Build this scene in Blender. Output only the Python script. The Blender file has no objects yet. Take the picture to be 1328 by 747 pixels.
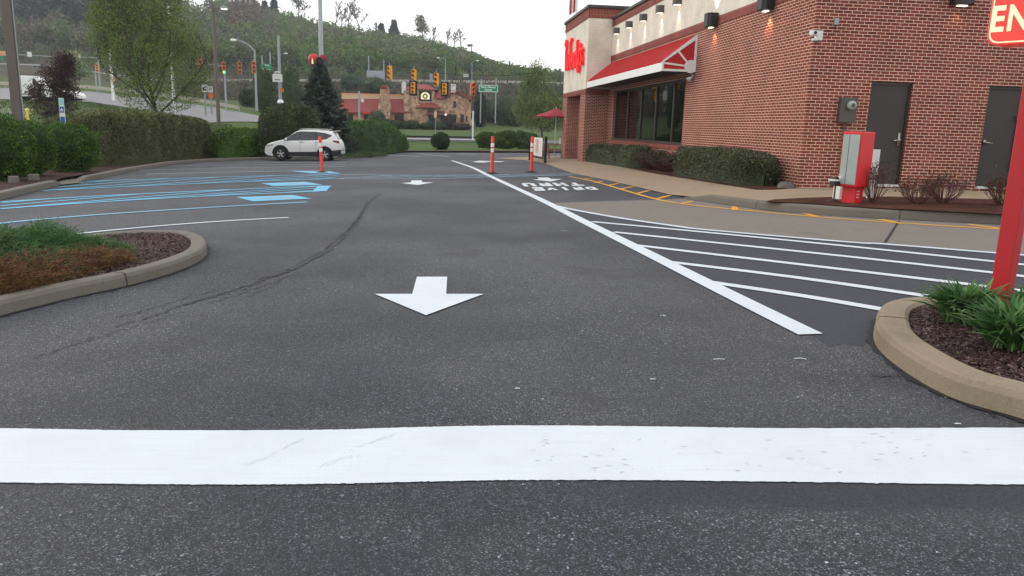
import bpy, bmesh, math, random
import numpy as np
from math import radians as R, sin, cos, pi
from mathutils import Vector, Matrix
random.seed(7); rng = np.random.default_rng(7)
SC = bpy.context.scene; COL = SC.collection

# ---------------------------------------------------------------- survey of the place
# camera 1.25 m above the lot; the lot is one plane that falls away and to the left
F = 1000.0; PITCH = R(11.86); ROLL = 0.030
def _Rx(a): c, s = cos(a), sin(a); return np.array([[1,0,0],[0,c,-s],[0,s,c]])
def _Rz(a): c, s = cos(a), sin(a); return np.array([[c,-s,0],[s,c,0],[0,0,1]])
CM = _Rx(pi/2-PITCH) @ _Rz(ROLL)
CC = np.array([0, 0, 1.25]); SLX = .027; SLY = .014
def ray(x, y): return CM @ np.array([(x-664)/F, -(y-373.5)/F, -1.])
def G(x, y, h=0.):
    d = ray(x, y); t = (h-CC[2])/(d[2]-SLX*d[0]+SLY*d[1]); return CC+t*d
def gz(X, Y, h=0.): return SLX*X-SLY*Y+h
def at(x, y, D): d = ray(x, y); return CC+d*(D/d[1])
def hz(x): return 163.4+.030*(x-664)
dA = ray(558, 160); dA[2] = 0; dA /= np.linalg.norm(dA); dB = np.array([dA[1], -dA[0], 0])
BO = G(1035, 244, .15)
def _pl(x, y, p, n): d = ray(x, y); return CC+d*(np.dot(p-CC, n)/np.dot(d, n))
def bloc(p): q = np.array(p)-BO; return np.array([q@dB, q@dA, q[2]])
def bw(x, y, z=0): return BO+dB*x+dA*y+np.array([0, 0, z])
def WA(x, y, off=0.): return bloc(_pl(x, y, BO-dB*off, dB))
def WB(x, y, off=0.): return bloc(_pl(x, y, BO-dA*off, dA))

# ---------------------------------------------------------------- materials
def lin(c):
    return tuple(((v/255)/12.92 if v/255 <= .04045 else ((v/255+.055)/1.055)**2.4) for v in c)
class NT:
    def __init__(s, name):
        s.m = bpy.data.materials.new(name); s.m.use_nodes = True; s.t = s.m.node_tree
        s.b = s.t.nodes['Principled BSDF']; s.out = s.t.nodes['Material Output']
        s.pos = None
    def n(s, typ, **k):
        o = s.t.nodes.new(typ)
        for a, v in k.items():
            if a in o.inputs: o.inputs[a].default_value = v
            else: setattr(o, a, v)
        return o
    def l(s, a, b): s.t.links.new(a, b)
    def P(s):
        if not s.pos: s.pos = s.n('ShaderNodeNewGeometry').outputs['Position']
        return s.pos
    def obj(s): return s.n('ShaderNodeTexCoord').outputs['Object']
    def noise(s, sc, det=3, rough=.5, vec=None, col=False):
        o = s.n('ShaderNodeTexNoise'); o.inputs['Scale'].default_value = sc; o.inputs['Detail'].default_value = det
        o.inputs['Roughness'].default_value = rough; s.l(vec or s.P(), o.inputs['Vector'])
        return o.outputs['Color' if col else 'Fac']
    def vor(s, sc, vec=None, out='Color', feat='F1'):
        o = s.n('ShaderNodeTexVoronoi'); o.feature = feat; o.inputs['Scale'].default_value = sc; s.l(vec or s.P(), o.inputs['Vector'])
        return o.outputs[out]
    def ramp(s, fac, stops, interp='LINEAR'):
        o = s.n('ShaderNodeValToRGB'); e = o.color_ramp.elements; o.color_ramp.interpolation = interp
        while len(e) < len(stops): e.new(.5)
        for i, (p, c) in enumerate(stops):
            e[i].position = p; e[i].color = (*c, 1) if len(c) == 3 else c
        s.l(fac, o.inputs['Fac']); return o.outputs['Color']
    def mix(s, a, b, f, mode='MIX'):
        o = s.n('ShaderNodeMix'); o.data_type = 'RGBA'; o.blend_type = mode
        for sock, v in ((o.inputs[6], a), (o.inputs[7], b), (o.inputs[0], f)):
            if isinstance(v, (int, float)): sock.default_value = v
            elif isinstance(v, tuple): sock.default_value = (*v[:3], 1)
            else: s.l(v, sock)
        return o.outputs[2]
    def math(s, op, a, b=0.):
        o = s.n('ShaderNodeMath'); o.operation = op
        for i, v in enumerate((a, b)):
            if isinstance(v, (int, float)): o.inputs[i].default_value = v
            else: s.l(v, o.inputs[i])
        return o.outputs[0]
    def base(s, c):
        if isinstance(c, tuple): s.b.inputs['Base Color'].default_value = (*c[:3], 1)
        else: s.l(c, s.b.inputs['Base Color'])
    def rough(s, r, metal=0, spec=None):
        if isinstance(r, (int, float)): s.b.inputs['Roughness'].default_value = r
        else: s.l(r, s.b.inputs['Roughness'])
        s.b.inputs['Metallic'].default_value = metal
        if spec is not None: s.b.inputs['Specular IOR Level'].default_value = spec
    def bump(s, h, st, dist=.01):
        o = s.n('ShaderNodeBump'); o.inputs['Strength'].default_value = st; o.inputs['Distance'].default_value = dist
        s.l(h, o.inputs['Height']); s.l(o.outputs[0], s.b.inputs['Normal'])

def g3(v): return (v, v, v)
def m_plain(name, rgb, rough=.5, metal=0, vary=.12, sc=3., bump=0, spec=None, lin_=False, emit=0):
    t = NT(name); c = rgb if lin_ else lin(rgb)
    n = t.noise(sc, 4, .6)
    t.base(t.mix(tuple(v*(1-vary) for v in c), tuple(min(1, v*(1+vary)) for v in c), n)); t.rough(rough, metal, spec)
    if bump: t.bump(t.noise(sc*25, 2), bump)
    if emit:
        t.b.inputs['Emission Color'].default_value = (*c, 1); t.b.inputs['Emission Strength'].default_value = emit
    return t.m

def m_asphalt():
    t = NT('asphalt')
    big = t.noise(.22, 4, .55); mid = t.noise(1.7, 5, .6)
    c = t.mix((.032, .034, .041), (.057, .059, .066), t.ramp(big, [(.42, g3(0)), (.56, g3(1))]))
    c = t.mix(c, (.080, .080, .084), t.ramp(mid, [(.5, g3(0)), (.78, g3(.4))]))
    v = t.vor(210.); sep = t.n('ShaderNodeSeparateColor'); t.l(v, sep.inputs[0])
    st = t.ramp(sep.outputs[0], [(0, g3(.38)), (.55, g3(.80)), (.82, g3(1.15)), (.90, g3(2.4)), (.97, g3(3.8)), (1, g3(5.8))])
    sp = t.n('ShaderNodeSeparateXYZ'); t.l(t.P(), sp.inputs[0])      # a smooth sealed band just before the stop line
    band = t.math('ADD', sp.outputs[1], t.math('MULTIPLY', t.noise(1.1, 3), .25)); bm_ = t.ramp(band, [(0, g3(0)), (1, g3(0))]); mr = t.n('ShaderNodeMapRange'); mr.inputs['From Min'].default_value = 2.52; mr.inputs['From Max'].default_value = 2.60; t.l(band, mr.inputs[0]); m2 = t.n('ShaderNodeMapRange'); m2.inputs['From Min'].default_value = .0; m2.inputs['From Max'].default_value = .5; t.l(sp.outputs[0], m2.inputs[0]); m3 = t.n('ShaderNodeMapRange'); m3.inputs['From Min'].default_value = 3.3; m3.inputs['From Max'].default_value = 3.1; t.l(sp.outputs[1], m3.inputs[0])
    smooth_ = t.math('MULTIPLY', t.math('MULTIPLY', mr.outputs[0], m2.outputs[0]), m3.outputs[0]); c = t.mix(c, (.030, .033, .041), smooth_)
    # chippings show where the surface is worn; sealed parts are smooth
    wear = t.ramp(t.noise(.55, 4, .6), [(.32, g3(.4)), (.56, g3(1))]); wear = t.math('MULTIPLY', wear, t.math('SUBTRACT', 1., t.math('MULTIPLY', smooth_, .75))); c = t.mix(c, st, wear, 'MULTIPLY')
    v2 = t.vor(95.); s2 = t.n('ShaderNodeSeparateColor'); t.l(v2, s2.inputs[0]); c = t.mix(c, t.ramp(s2.outputs[0], [(0, g3(.9)), (.965, g3(1)), (.985, g3(2.2)), (1, g3(3.2))]), wear, 'MULTIPLY')
    g = t.noise(330, 2, .7)
    c = t.mix(c, t.ramp(g, [(.3, g3(.7)), (.7, g3(1.3))]), .8, 'MULTIPLY')
    # faint resurfacing bands and spills
    s = t.noise(.8, 3, .7); c = t.mix(c, (.024, .024, .027), t.ramp(s, [(.55, g3(0)), (.75, g3(.6))]))
    t.base(c); t.rough(t.ramp(sep.outputs[1], [(0, g3(.62)), (1, g3(.95))]), 0, .35)
    h = t.mix(t.vor(125., out='Distance'), g, .4); t.bump(h, .4, .005)
    return t.m
def m_paint(name, rgb, dirt=.25, wear=.0):
    t = NT(name); c = lin(rgb)
    n = t.noise(2.2, 5, .6); c1 = t.mix(c, tuple(v*(1-dirt) for v in c), t.ramp(n, [(.42, g3(0)), (.75, g3(1))]))
    # long roller streaks along the line and a few scuffs
    mp = t.n('ShaderNodeMapping'); mp.inputs['Scale'].default_value = (.6, 22, 1); t.l(t.P(), mp.inputs['Vector'])
    st = t.noise(3., 3, .6, mp.outputs[0]); c1 = t.mix(c1, tuple(v*.92 for v in c), t.ramp(st, [(.48, g3(0)), (.62, g3(.6))]))
    mp2 = t.n('ShaderNodeMapping'); mp2.inputs['Scale'].default_value = (5, 14, 1); t.l(t.P(), mp2.inputs['Vector'])
    sp = t.noise(2.0, 6, .75, mp2.outputs[0]); c1 = t.mix(c1, (.12, .12, .13), t.ramp(sp, [(.70-wear*.15, g3(0)), (.73-wear*.15, g3(.8))]))
    t.base(c1); t.rough(.6, 0, .3); t.bump(t.vor(125., out='Distance'), .22, .004)
    return t.m
def m_concrete(name, rgb, vary=.2, sc=1.5):
    t = NT(name); c = lin(rgb)
    a = t.noise(sc, 5, .65); b = t.noise(sc*14, 4, .6)
    k = t.mix(tuple(v*(1-vary) for v in c), tuple(v*(1+vary) for v in c), a)
    k = t.mix(k, tuple(v*.55 for v in c), t.ramp(b, [(.56, g3(0)), (.8, g3(.55))]))
    s = t.noise(.7, 4, .7); k = t.mix(k, tuple(v*.45 for v in c), t.ramp(s, [(.58, g3(0)), (.75, g3(.6))]))
    k = t.mix(k, t.ramp(t.vor(150.), [(0, g3(.75)), (1, g3(1.25))]), .5, 'MULTIPLY')
    t.base(k); t.rough(.9, 0, .25); t.bump(t.noise(90, 4, .6), .35, .006)
    return t.m
def m_brick(name, c1, c2, mort, bw_=.203, bh=.0677, vert=False, msize=.0095, warm=0.):
    t = NT(name); o = t.n('ShaderNodeTexCoord'); sx = t.n('ShaderNodeSeparateXYZ'); t.l(o.outputs['Object'], sx.inputs[0])
    sn = t.n('ShaderNodeSeparateXYZ'); t.l(o.outputs['Normal'], sn.inputs[0])
    isx = t.math('GREATER_THAN', t.math('ABSOLUTE', sn.outputs[0]), .5)
    u = t.math('ADD', t.math('MULTIPLY', sx.outputs[1], isx), t.math('MULTIPLY', sx.outputs[0], t.math('SUBTRACT', 1., isx)))
    u = t.math('ADD', u, 40.); z = t.math('ADD', sx.outputs[2], 10.)
    cb = t.n('ShaderNodeCombineXYZ'); t.l(u, cb.inputs[0]); t.l(z, cb.inputs[1])
    b = t.n('ShaderNodeTexBrick'); t.l(cb.outputs[0], b.inputs['Vector'])
    b.inputs['Scale'].default_value = 1; b.inputs['Brick Width'].default_value = bw_; b.inputs['Row Height'].default_value = bh
    b.inputs['Mortar Size'].default_value = msize; b.inputs['Mortar Smooth'].default_value = .15; b.inputs['Bias'].default_value = 0
    b.offset = 0 if vert else .5
    b.inputs['Color1'].default_value = (*lin(c1), 1); b.inputs['Color2'].default_value = (*lin(c2), 1); b.inputs['Mortar'].default_value = (*lin(mort), 1)
    n = t.noise(1.1, 4, .6, o.outputs['Object']); n2 = t.noise(60, 3, .6, o.outputs['Object'])
    c = t.mix(b.outputs['Color'], t.ramp(n, [(.3, g3(.84)), (.7, g3(1.1))]), 1., 'MULTIPLY')
    c = t.mix(c, t.ramp(n2, [(.25, g3(.8)), (.75, g3(1.15))]), .35 if c1[0] > 200 else .8, 'MULTIPLY')
    t.base(c); t.rough(.88, 0, .3)
    t.bump(t.mix(t.math('SUBTRACT', 1., b.outputs['Fac']), n2, .15), .6, .008)
    return t.m
def m_leaf(name, rough=.55, trans=.25):
    t = NT(name); a = t.n('ShaderNodeAttribute'); a.attribute_name = 'col'
    c = t.mix(a.outputs['Color'], t.ramp(t.noise(1.3, 3), [(.3, g3(.78)), (.7, g3(1.22))]), 1., 'MULTIPLY')
    t.base(c); t.rough(rough, 0, .3)
    tr = t.n('ShaderNodeBsdfTranslucent'); t.l(c, tr.inputs['Color']); mx = t.n('ShaderNodeMixShader'); mx.inputs[0].default_value = trans
    t.l(t.b.outputs[0], mx.inputs[1]); t.l(tr.outputs[0], mx.inputs[2]); t.l(mx.outputs[0], t.out.inputs['Surface'])
    return t.m
def m_ground():
    t = NT('grass_ground'); n = t.noise(.06, 5, .6); n2 = t.noise(1.2, 5, .7); n3 = t.noise(9, 3, .6)
    c = t.mix((.050, .095, .022), (.085, .13, .035), n2)
    c = t.mix(c, (.10, .095, .055), t.ramp(n, [(.45, g3(0)), (.7, g3(.7))]))
    c = t.mix(c, t.ramp(n3, [(.3, g3(.7)), (.7, g3(1.3))]), 1., 'MULTIPLY')
    # beyond the highway the slope is brush and bare earth
    sp = t.n('ShaderNodeSeparateXYZ'); t.l(t.P(), sp.inputs[0])
    f = t.n('ShaderNodeMapRange'); f.inputs['From Min'].default_value = 128; f.inputs['From Max'].default_value = 170; t.l(sp.outputs[1], f.inputs[0])
    br = t.mix((.052, .052, .033), (.088, .074, .052), t.ramp(t.noise(.035, 5, .65), [(.35, g3(0)), (.65, g3(1))]))
    br = t.mix(br, t.ramp(n2, [(.3, g3(.65)), (.7, g3(1.3))]), 1., 'MULTIPLY')
    t.base(t.mix(c, br, f.outputs[0])); t.rough(.95, 0, .1); t.bump(n3, .6, .1)
    return t.m
def m_mulch(name, c1, c2):
    t = NT(name); v = t.vor(42.); sep = t.n('ShaderNodeSeparateColor'); t.l(v, sep.inputs[0])
    c = t.mix(lin(c1), lin(c2), sep.outputs[0]); c = t.mix(c, t.ramp(t.noise(2, 4, .6), [(.3, g3(.6)), (.7, g3(1.3))]), 1., 'MULTIPLY')
    t.base(c); t.rough(.95, 0, .15); t.bump(t.vor(42., out='Distance'), 1., .03); return t.m

MT = {}
MT['asphalt'] = m_asphalt()
MT['white_paint'] = m_paint('white_paint', (204, 211, 216), .10, .03)
MT['thin_white'] = m_paint('thin_white_paint', (198, 208, 216), .2)
MT['blue_paint'] = m_paint('light_blue_paint', (100, 176, 208), .15)
MT['pale_blue'] = m_paint('pale_blue_paint', (138, 174, 190), .3)
MT['yellow_paint'] = m_paint('yellow_paint', (216, 160, 50), .3, .2)
MT['concrete_pad'] = m_concrete('drive_concrete', (118, 111, 103), .14, .9)
MT['sidewalk'] = m_concrete('sidewalk_concrete', (148, 131, 109), .12, 1.1)
MT['kerb_tan'] = m_concrete('tan_kerb', (136, 124, 105), .14, 2.)
MT['kerb_grey'] = m_concrete('grey_kerb', (112, 107, 98), .2, 2.)
MT['seal'] = m_plain('joint_seal', (24, 24, 25), .8)
MT['crack'] = m_plain('crack_tar', (30, 30, 33), .7)
MT['ground'] = m_ground()
MT['mulch'] = m_mulch('dark_mulch', (46, 32, 30), (92, 68, 60))
MT['mulch_red'] = m_mulch('red_mulch', (60, 36, 28), (98, 62, 48))
MT['road'] = m_plain('far_road', (128, 127, 128), .9, vary=.12, sc=.4)
MT['brick'] = m_brick('red_brick', (108, 50, 41), (136, 67, 53), (236, 200, 176), msize=.0062)
MT['soldier'] = m_brick('soldier_brick', (112, 50, 42), (134, 64, 54), (178, 132, 116), .0677, .30, True, .006)
MT['cream'] = m_brick('cream_brick', (224, 217, 200), (230, 223, 206), (204, 195, 176), .203, .0677, False, .006)
MT['cap'] = m_plain('dark_coping', (52, 50, 47), .5)
MT['white_metal'] = m_plain('white_metal', (232, 232, 228), .5, vary=.05)
MT['awning_red'] = m_plain('awning_red', (186, 28, 36), .45, vary=.08, sc=.8)
MT['door'] = m_plain('door_paint', (54, 47, 43), .5, vary=.1, sc=1.2)
MT['bronze'] = m_plain('bronze_frame', (52, 43, 38), .4)
MT['steel'] = m_plain('steel', (170, 168, 160), .35, .8)
MT['galv'] = m_plain('galvanised', (150, 156, 156), .55, .3)
MT['pole_bronze'] = m_plain('pole_brown', (96, 87, 78), .6, vary=.15)
MT['sign_red'] = m_plain('sign_red', (206, 30, 36), .4, vary=.06)
MT['letter_red'] = m_plain('letter_red', (225, 14, 30), .4, vary=.04, emit=.25)
MT['enter_red'] = m_plain('enter_red', (232, 62, 52), .4, vary=.03, emit=.15)
MT['enter_cream'] = m_plain('enter_cream', (238, 228, 184), .4, vary=.02, emit=.22)
MT['pole_red'] = m_plain('pole_red', (176, 24, 30), .45, vary=.1)
MT['grey_box'] = m_plain('grey_box', (82, 76, 72), .55)
MT['offwhite'] = m_plain('offwhite', (214, 214, 208), .6)
MT['light_face'] = m_plain('light_face', (156, 166, 160), .35, vary=.1, sc=6)
MT['black'] = m_plain('black', (28, 27, 27), .5)
MT['rubber'] = m_plain('rubber', (22, 22, 23), .85)
MT['orange'] = m_plain('post_orange', (214, 62, 44), .5, vary=.08)
MT['reflect'] = m_plain('reflective_band', (235, 232, 225), .35, vary=.03)
MT['umbrella'] = m_plain('umbrella_cloth', (150, 28, 48), .8)
MT['wood'] = m_plain('table_wood', (140, 96, 80), .7)
MT['signal'] = m_plain('signal_yellow', (226, 160, 40), .5)
MT['signal_orange'] = m_plain('signal_orange', (200, 104, 56), .5)
MT['lens'] = m_plain('lens', (110, 80, 44), .3)
MT['lens_green'] = m_plain('lens_green', (90, 235, 160), .3, emit=1.2)
MT['lens_red'] = m_plain('lens_dark', (64, 26, 20), .3)
MT['sign_green'] = m_plain('sign_green', (20, 130, 90), .5, vary=.05)
MT['sign_blue'] = m_plain('sign_blue', (40, 84, 150), .5, vary=.05)
MT['sign_teal'] = m_plain('sign_teal', (150, 200, 196), .5, vary=.05)
MT['sign_orange'] = m_plain('sign_orange', (220, 96, 40), .5)
MT['sign_back'] = m_plain('sign_back', (150, 156, 164), .5, .1)
MT['stucco'] = m_plain('tan_stucco', (206, 178, 148), .9, vary=.1)
MT['stucco_pink'] = m_plain('peach_stucco', (218, 156, 118), .9, vary=.1)
MT['roof_red'] = m_plain('tile_red', (132, 62, 56), .85, vary=.3, sc=2.5)
MT['dark_win'] = m_plain('dark_window', (44, 36, 36), .25)
MT['dark_awn'] = m_plain('maroon_canvas', (84, 48, 46), .8)
MT['bark'] = m_plain('bark', (78, 66, 54), .95, vary=.35, sc=9)
MT['twig'] = m_plain('twig', (92, 78, 68), .95, vary=.3, sc=9)
MT['twig_red'] = m_plain('red_twig', (96, 62, 56), .95, vary=.3, sc=9)
MT['leaf'] = m_leaf('leaves'); MT['needle'] = m_leaf('needles', .6, .1)
MT['carpaint'] = m_plain('silver_white_paint', (222, 222, 218), .28, .1, vary=.03)
MT['cladding'] = m_plain('black_cladding', (36, 36, 38), .6)
MT['lamp_red'] = m_plain('tail_red', (120, 18, 22), .25)
MT['alloy'] = m_plain('alloy', (196, 196, 196), .3, .6)
MT['banner'] = m_plain('banner_cloth', (226, 222, 214), .8, vary=.05)
MT['blue_car'] = m_plain('blue_paint_car', (84, 120, 150), .4)
MT['beige_rail'] = m_plain('beige_rail', (170, 166, 150), .7)
MT['interior'] = m_plain('interior_wall', (120, 96, 76), .9)
MT['floor_in'] = m_plain('interior_floor', (88, 60, 48), .7)
MT['lamp_glow'] = m_plain('lamp_glow', (255, 190, 70), .4, vary=0, emit=5)
MT['lum'] = m_plain('luminaire_lit', (255, 244, 220), .4, vary=0, emit=1.3)
MT['yellow'] = m_plain('safety_yellow', (225, 205, 60), .5)

def m_stone():
    t = NT('rubble_stone'); v = t.vor(2.6, t.obj()); sep = t.n('ShaderNodeSeparateColor'); t.l(v, sep.inputs[0])
    c = t.ramp(sep.outputs[0], [(0, lin((128, 92, 76))), (.4, lin((176, 136, 112))), (.75, lin((206, 172, 142))), (1, lin((150, 122, 108)))])
    e = t.vor(2.6, t.obj(), 'Distance', 'DISTANCE_TO_EDGE'); c = t.mix(lin((176, 150, 128)), c, t.ramp(e, [(.02, g3(0)), (.06, g3(1))]))
    t.base(c); t.rough(.9); return t.m
MT['stone'] = m_stone()
def m_glass():
    t = NT('window_glass'); t.b.inputs['Base Color'].default_value = (.02, .02, .02, 1); t.b.inputs['Roughness'].default_value = .03
    tr = t.n('ShaderNodeBsdfTransparent'); tr.inputs[0].default_value = (.42, .42, .40, 1)
    gl = t.n('ShaderNodeBsdfGlossy'); gl.inputs['Roughness'].default_value = .02; gl.inputs['Color'].default_value = (.8, .8, .8, 1)
    fr = t.n('ShaderNodeFresnel'); fr.inputs['IOR'].default_value = 1.75
    mx = t.n('ShaderNodeMixShader'); t.l(fr.outputs[0], mx.inputs[0]); t.l(tr.outputs[0], mx.inputs[1]); t.l(gl.outputs[0], mx.inputs[2])
    t.l(mx.outputs[0], t.out.inputs['Surface']); return t.m
MT['glass'] = m_glass()
MT['car_glass'] = m_plain('car_glass', (14, 18, 24), .06, vary=.02, spec=.8)

# ---------------------------------------------------------------- building blocks
def link(o, parent=None):
    COL.objects.link(o)
    if parent is not None: o.parent = parent
    return o
def tag(o, label=None, cat=None, group=None, kind=None):
    for k, v in (('label', label), ('category', cat), ('group', group), ('kind', kind)):
        if v: o[k] = v
    return o
def thing(name, label, cat, loc=(0, 0, 0), rotz=0, group=None):
    o = bpy.data.objects.new(name, None); o.empty_display_size = .3; link(o)
    o.location = tuple(loc); o.rotation_euler = (0, 0, rotz); return tag(o, label, cat, group)
class MB:
    def __init__(s): s.v = []; s.f = []
    def add(s, vs, fs):
        b = len(s.v); s.v += [tuple(map(float, v)) for v in vs]; s.f += [tuple(i+b for i in f) for f in fs]; return s
    def box(s, x0, x1, y0, y1, z0, z1):
        vs = [(x, y, z) for z in (z0, z1) for y in (y0, y1) for x in (x0, x1)]
        return s.add(vs, [(0, 2, 3, 1), (4, 5, 7, 6), (0, 1, 5, 4), (2, 6, 7, 3), (0, 4, 6, 2), (1, 3, 7, 5)])
    def cbox(s, c, sz, rz=0, M=None):
        hx, hy, hh = sz[0]/2, sz[1]/2, sz[2]/2
        vs = []
        for z in (-hh, hh):
            for y in (-hy, hy):
                for x in (-hx, hx):
                    p = Vector((x, y, z))
                    if M is not None: p = M @ p
                    elif rz: p = Matrix.Rotation(rz, 3, 'Z') @ p
                    vs.append((p.x+c[0], p.y+c[1], p.z+c[2]))
        return s.add(vs, [(0, 2, 3, 1), (4, 5, 7, 6), (0, 1, 5, 4), (2, 6, 7, 3), (0, 4, 6, 2), (1, 3, 7, 5)])
    def quad(s, *p): return s.add(p, [tuple(range(len(p)))])
    def prism(s, poly, lo, hi, axis='z'):
        n = len(poly)
        def mk(p, h): return {'z': (p[0], p[1], h), 'y': (p[0], h, p[1]), 'x': (h, p[0], p[1])}[axis]
        vs = [mk(p, lo) for p in poly]+[mk(p, hi) for p in poly]
        return s.add(vs, [tuple(range(n))[::-1], tuple(range(n, 2*n))]+[(i, (i+1) % n, (i+1) % n+n, i+n) for i in range(n)])
    def tube(s, pts, r, n=8, caps=True):
        pts = [Vector(p) for p in pts]; rs = r if isinstance(r, (list, tuple)) else [r]*len(pts); b = len(s.v)
        up = Vector((0, 0, 1))
        for i, p in enumerate(pts):
            d = (pts[min(i+1, len(pts)-1)]-pts[max(i-1, 0)]); d = d.normalized() if d.length > 1e-9 else Vector((0, 0, 1))
            a = d.cross(up if abs(d.z) < .95 else Vector((1, 0, 0))).normalized(); c = d.cross(a)
            for k in range(n):
                t = 2*pi*k/n; q = p+(a*cos(t)+c*sin(t))*rs[i]; s.v.append((q.x, q.y, q.z))
        for i in range(len(pts)-1):
            for k in range(n):
                s.f.append((b+i*n+k, b+i*n+(k+1) % n, b+(i+1)*n+(k+1) % n, b+(i+1)*n+k))
        if caps: s.f.append(tuple(b+k for k in range(n))[::-1]); s.f.append(tuple(b+(len(pts)-1)*n+k for k in range(n)))
        return s
    def cyl(s, a, b, r, n=12, r2=None): return s.tube([a, b], [r, r2 if r2 is not None else r], n)
    def lathe(s, prof, c=(0, 0, 0), n=16, axis='z'):
        b = len(s.v)
        for (r, h) in prof:
            for k in range(n):
                t = 2*pi*k/n; x, y = r*cos(t), r*sin(t)
                p = {'z': (x, y, h), 'y': (x, h, y), 'x': (h, x, y)}[axis]; s.v.append((p[0]+c[0], p[1]+c[1], p[2]+c[2]))
        for i in range(len(prof)-1):
            for k in range(n): s.f.append((b+i*n+k, b+i*n+(k+1) % n, b+(i+1)*n+(k+1) % n, b+(i+1)*n+k))
        return s
    def build(s, name, mat, parent=None, smooth=False, bevel=0, label=None):
        me = bpy.data.meshes.new(name); me.from_pydata(s.v, [], s.f); me.validate()
        bm = bmesh.new(); bm.from_mesh(me); bmesh.ops.recalc_face_normals(bm, faces=bm.faces); bm.to_mesh(me); bm.free()
        me.materials.append(MT[mat] if isinstance(mat, str) else mat)
        if smooth: me.shade_smooth()
        o = link(bpy.data.objects.new(name, me), parent)
        if bevel:
            m = o.modifiers.new('bevel', 'BEVEL'); m.width = bevel; m.segments = 2; m.limit_method = 'ANGLE'
        if label: o['label'] = label
        return o
def struct(o, label=None): o['kind'] = 'structure'; (label and o.__setitem__('label', label)); return o
def copy_tree(o, parent=None, **k):
    c = o.copy(); link(c, parent)
    for ch in [x for x in COL.objects if x.parent == o]: copy_tree(ch, c)
    return c
def text_mb(txt, size=1., offset=0., extrude=.0, align='CENTER', shear=0., sp=1., lead=1.):
    cu = bpy.data.curves.new('t', 'FONT'); cu.body = txt; cu.size = size; cu.offset = offset; cu.extrude = extrude
    cu.align_x = align; cu.align_y = 'CENTER'; cu.shear = shear; cu.space_character = sp; cu.space_line = lead; cu.resolution_u = 3
    ob = bpy.data.objects.new('t', cu); COL.objects.link(ob); bpy.context.view_layer.update()
    me = bpy.data.meshes.new_from_object(ob.evaluated_get(bpy.context.evaluated_depsgraph_get()))
    v = [tuple(x.co) for x in me.vertices]; f = [tuple(p.vertices) for p in me.polygons]
    bpy.data.objects.remove(ob); bpy.data.curves.remove(cu); bpy.data.meshes.remove(me)
    return v, f
def text_obj(name, txt, M, mat, parent=None, fit=None, **k):
    """lettering as a mesh; M maps text space (x right, y up, z out) to parent's space; fit=(w,h)"""
    v, f = text_mb(txt, **k); a = np.array(v); mn, mx = a.min(0), a.max(0)
    if fit:
        a[:, 0] = (a[:, 0]-(mn[0]+mx[0])/2)*fit[0]/(mx[0]-mn[0]); a[:, 1] = (a[:, 1]-(mn[1]+mx[1])/2)*fit[1]/(mx[1]-mn[1])
    b = MB(); b.add([tuple(M @ Vector(p)) for p in a], f); return b.build(name, mat, parent)

# fast meshes of many leaves
def fastmesh(name, V, nper, mat, cols=None, parent=None, extraV=None, extraF=None, extraC=None):
    """V: (N*nper,3) polygons of nper vertices each; optional extra quads mesh merged in"""
    V = np.asarray(V, dtype=np.float32); N = len(V)//nper
    L = np.arange(len(V), dtype=np.int32); starts = np.arange(0, len(V), nper, dtype=np.int32); tot = np.full(N, nper, dtype=np.int32)
    C = np.repeat(cols, nper, 0) if cols is not None else np.ones((len(V), 3))*.1
    if extraV is not None:
        eF = np.asarray(extraF, dtype=np.int32); k = eF.shape[1]
        L = np.concatenate([L, (eF+len(V)).ravel()]); st2 = np.arange(len(starts) and len(V), len(V)+eF.size, k, dtype=np.int32)
        starts = np.concatenate([starts, st2]); tot = np.concatenate([tot, np.full(len(eF), k, dtype=np.int32)])
        V = np.concatenate([V, np.asarray(extraV, dtype=np.float32)]); C = np.concatenate([C, np.broadcast_to(extraC, (len(extraV), 3))])
    me = bpy.data.meshes.new(name); me.vertices.add(len(V)); me.vertices.foreach_set('co', V.ravel())
    me.loops.add(len(L)); me.loops.foreach_set('vertex_index', L.astype(np.int32))
    me.polygons.add(len(starts)); me.polygons.foreach_set('loop_start', starts.astype(np.int32)); me.polygons.foreach_set('loop_total', tot)
    at_ = me.color_attributes.new('col', 'FLOAT_COLOR', 'POINT')
    at_.data.foreach_set('color', np.concatenate([C, np.ones((len(C), 1))], 1).astype(np.float32).ravel())
    me.update(calc_edges=True); me.materials.append(MT[mat])
    return link(bpy.data.objects.new(name, me), parent)
def unit(a): return a/np.maximum(np.linalg.norm(a, axis=-1, keepdims=True), 1e-9)
def leaves(P, size, aspect=.55, up=.3, out=None, jit=.35):
    """rhombic leaves: returns (4N,3)"""
    n = len(P); d = unit(rng.normal(size=(n, 3))+np.array([0, 0, up])+(0 if out is None else out))
    s = unit(np.cross(d, rng.normal(size=(n, 3)))); z = size*(1+jit*rng.uniform(-1, 1, (n, 1)))
    a = P-d*z*.5; b = P+s*z*aspect*.5; c = P+d*z*.5; e = P-s*z*aspect*.5
    return np.stack([a, b, c, e], 1).reshape(-1, 3)
def tints(n, cs, lo=.55, hi=1.5):
    cs = np.array(cs); i = rng.integers(0, len(cs), n); j = rng.integers(0, len(cs), n); t = rng.random((n, 1))
    return (cs[i]*t+cs[j]*(1-t))*rng.uniform(lo, hi, (n, 1))
GREEN = [(.035, .075, .015), (.06, .12, .022), (.045, .095, .02)]
def n3(P, s, seed=0):
    """cheap smooth noise -1..1"""
    r = np.random.default_rng(seed); o = 0
    for k in range(6):
        w = r.normal(size=3)*s*(1+k*.4); o = o+np.sin(P@w+r.uniform(0, 6.28))/(1+k*.3)
    return o/3

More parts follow.
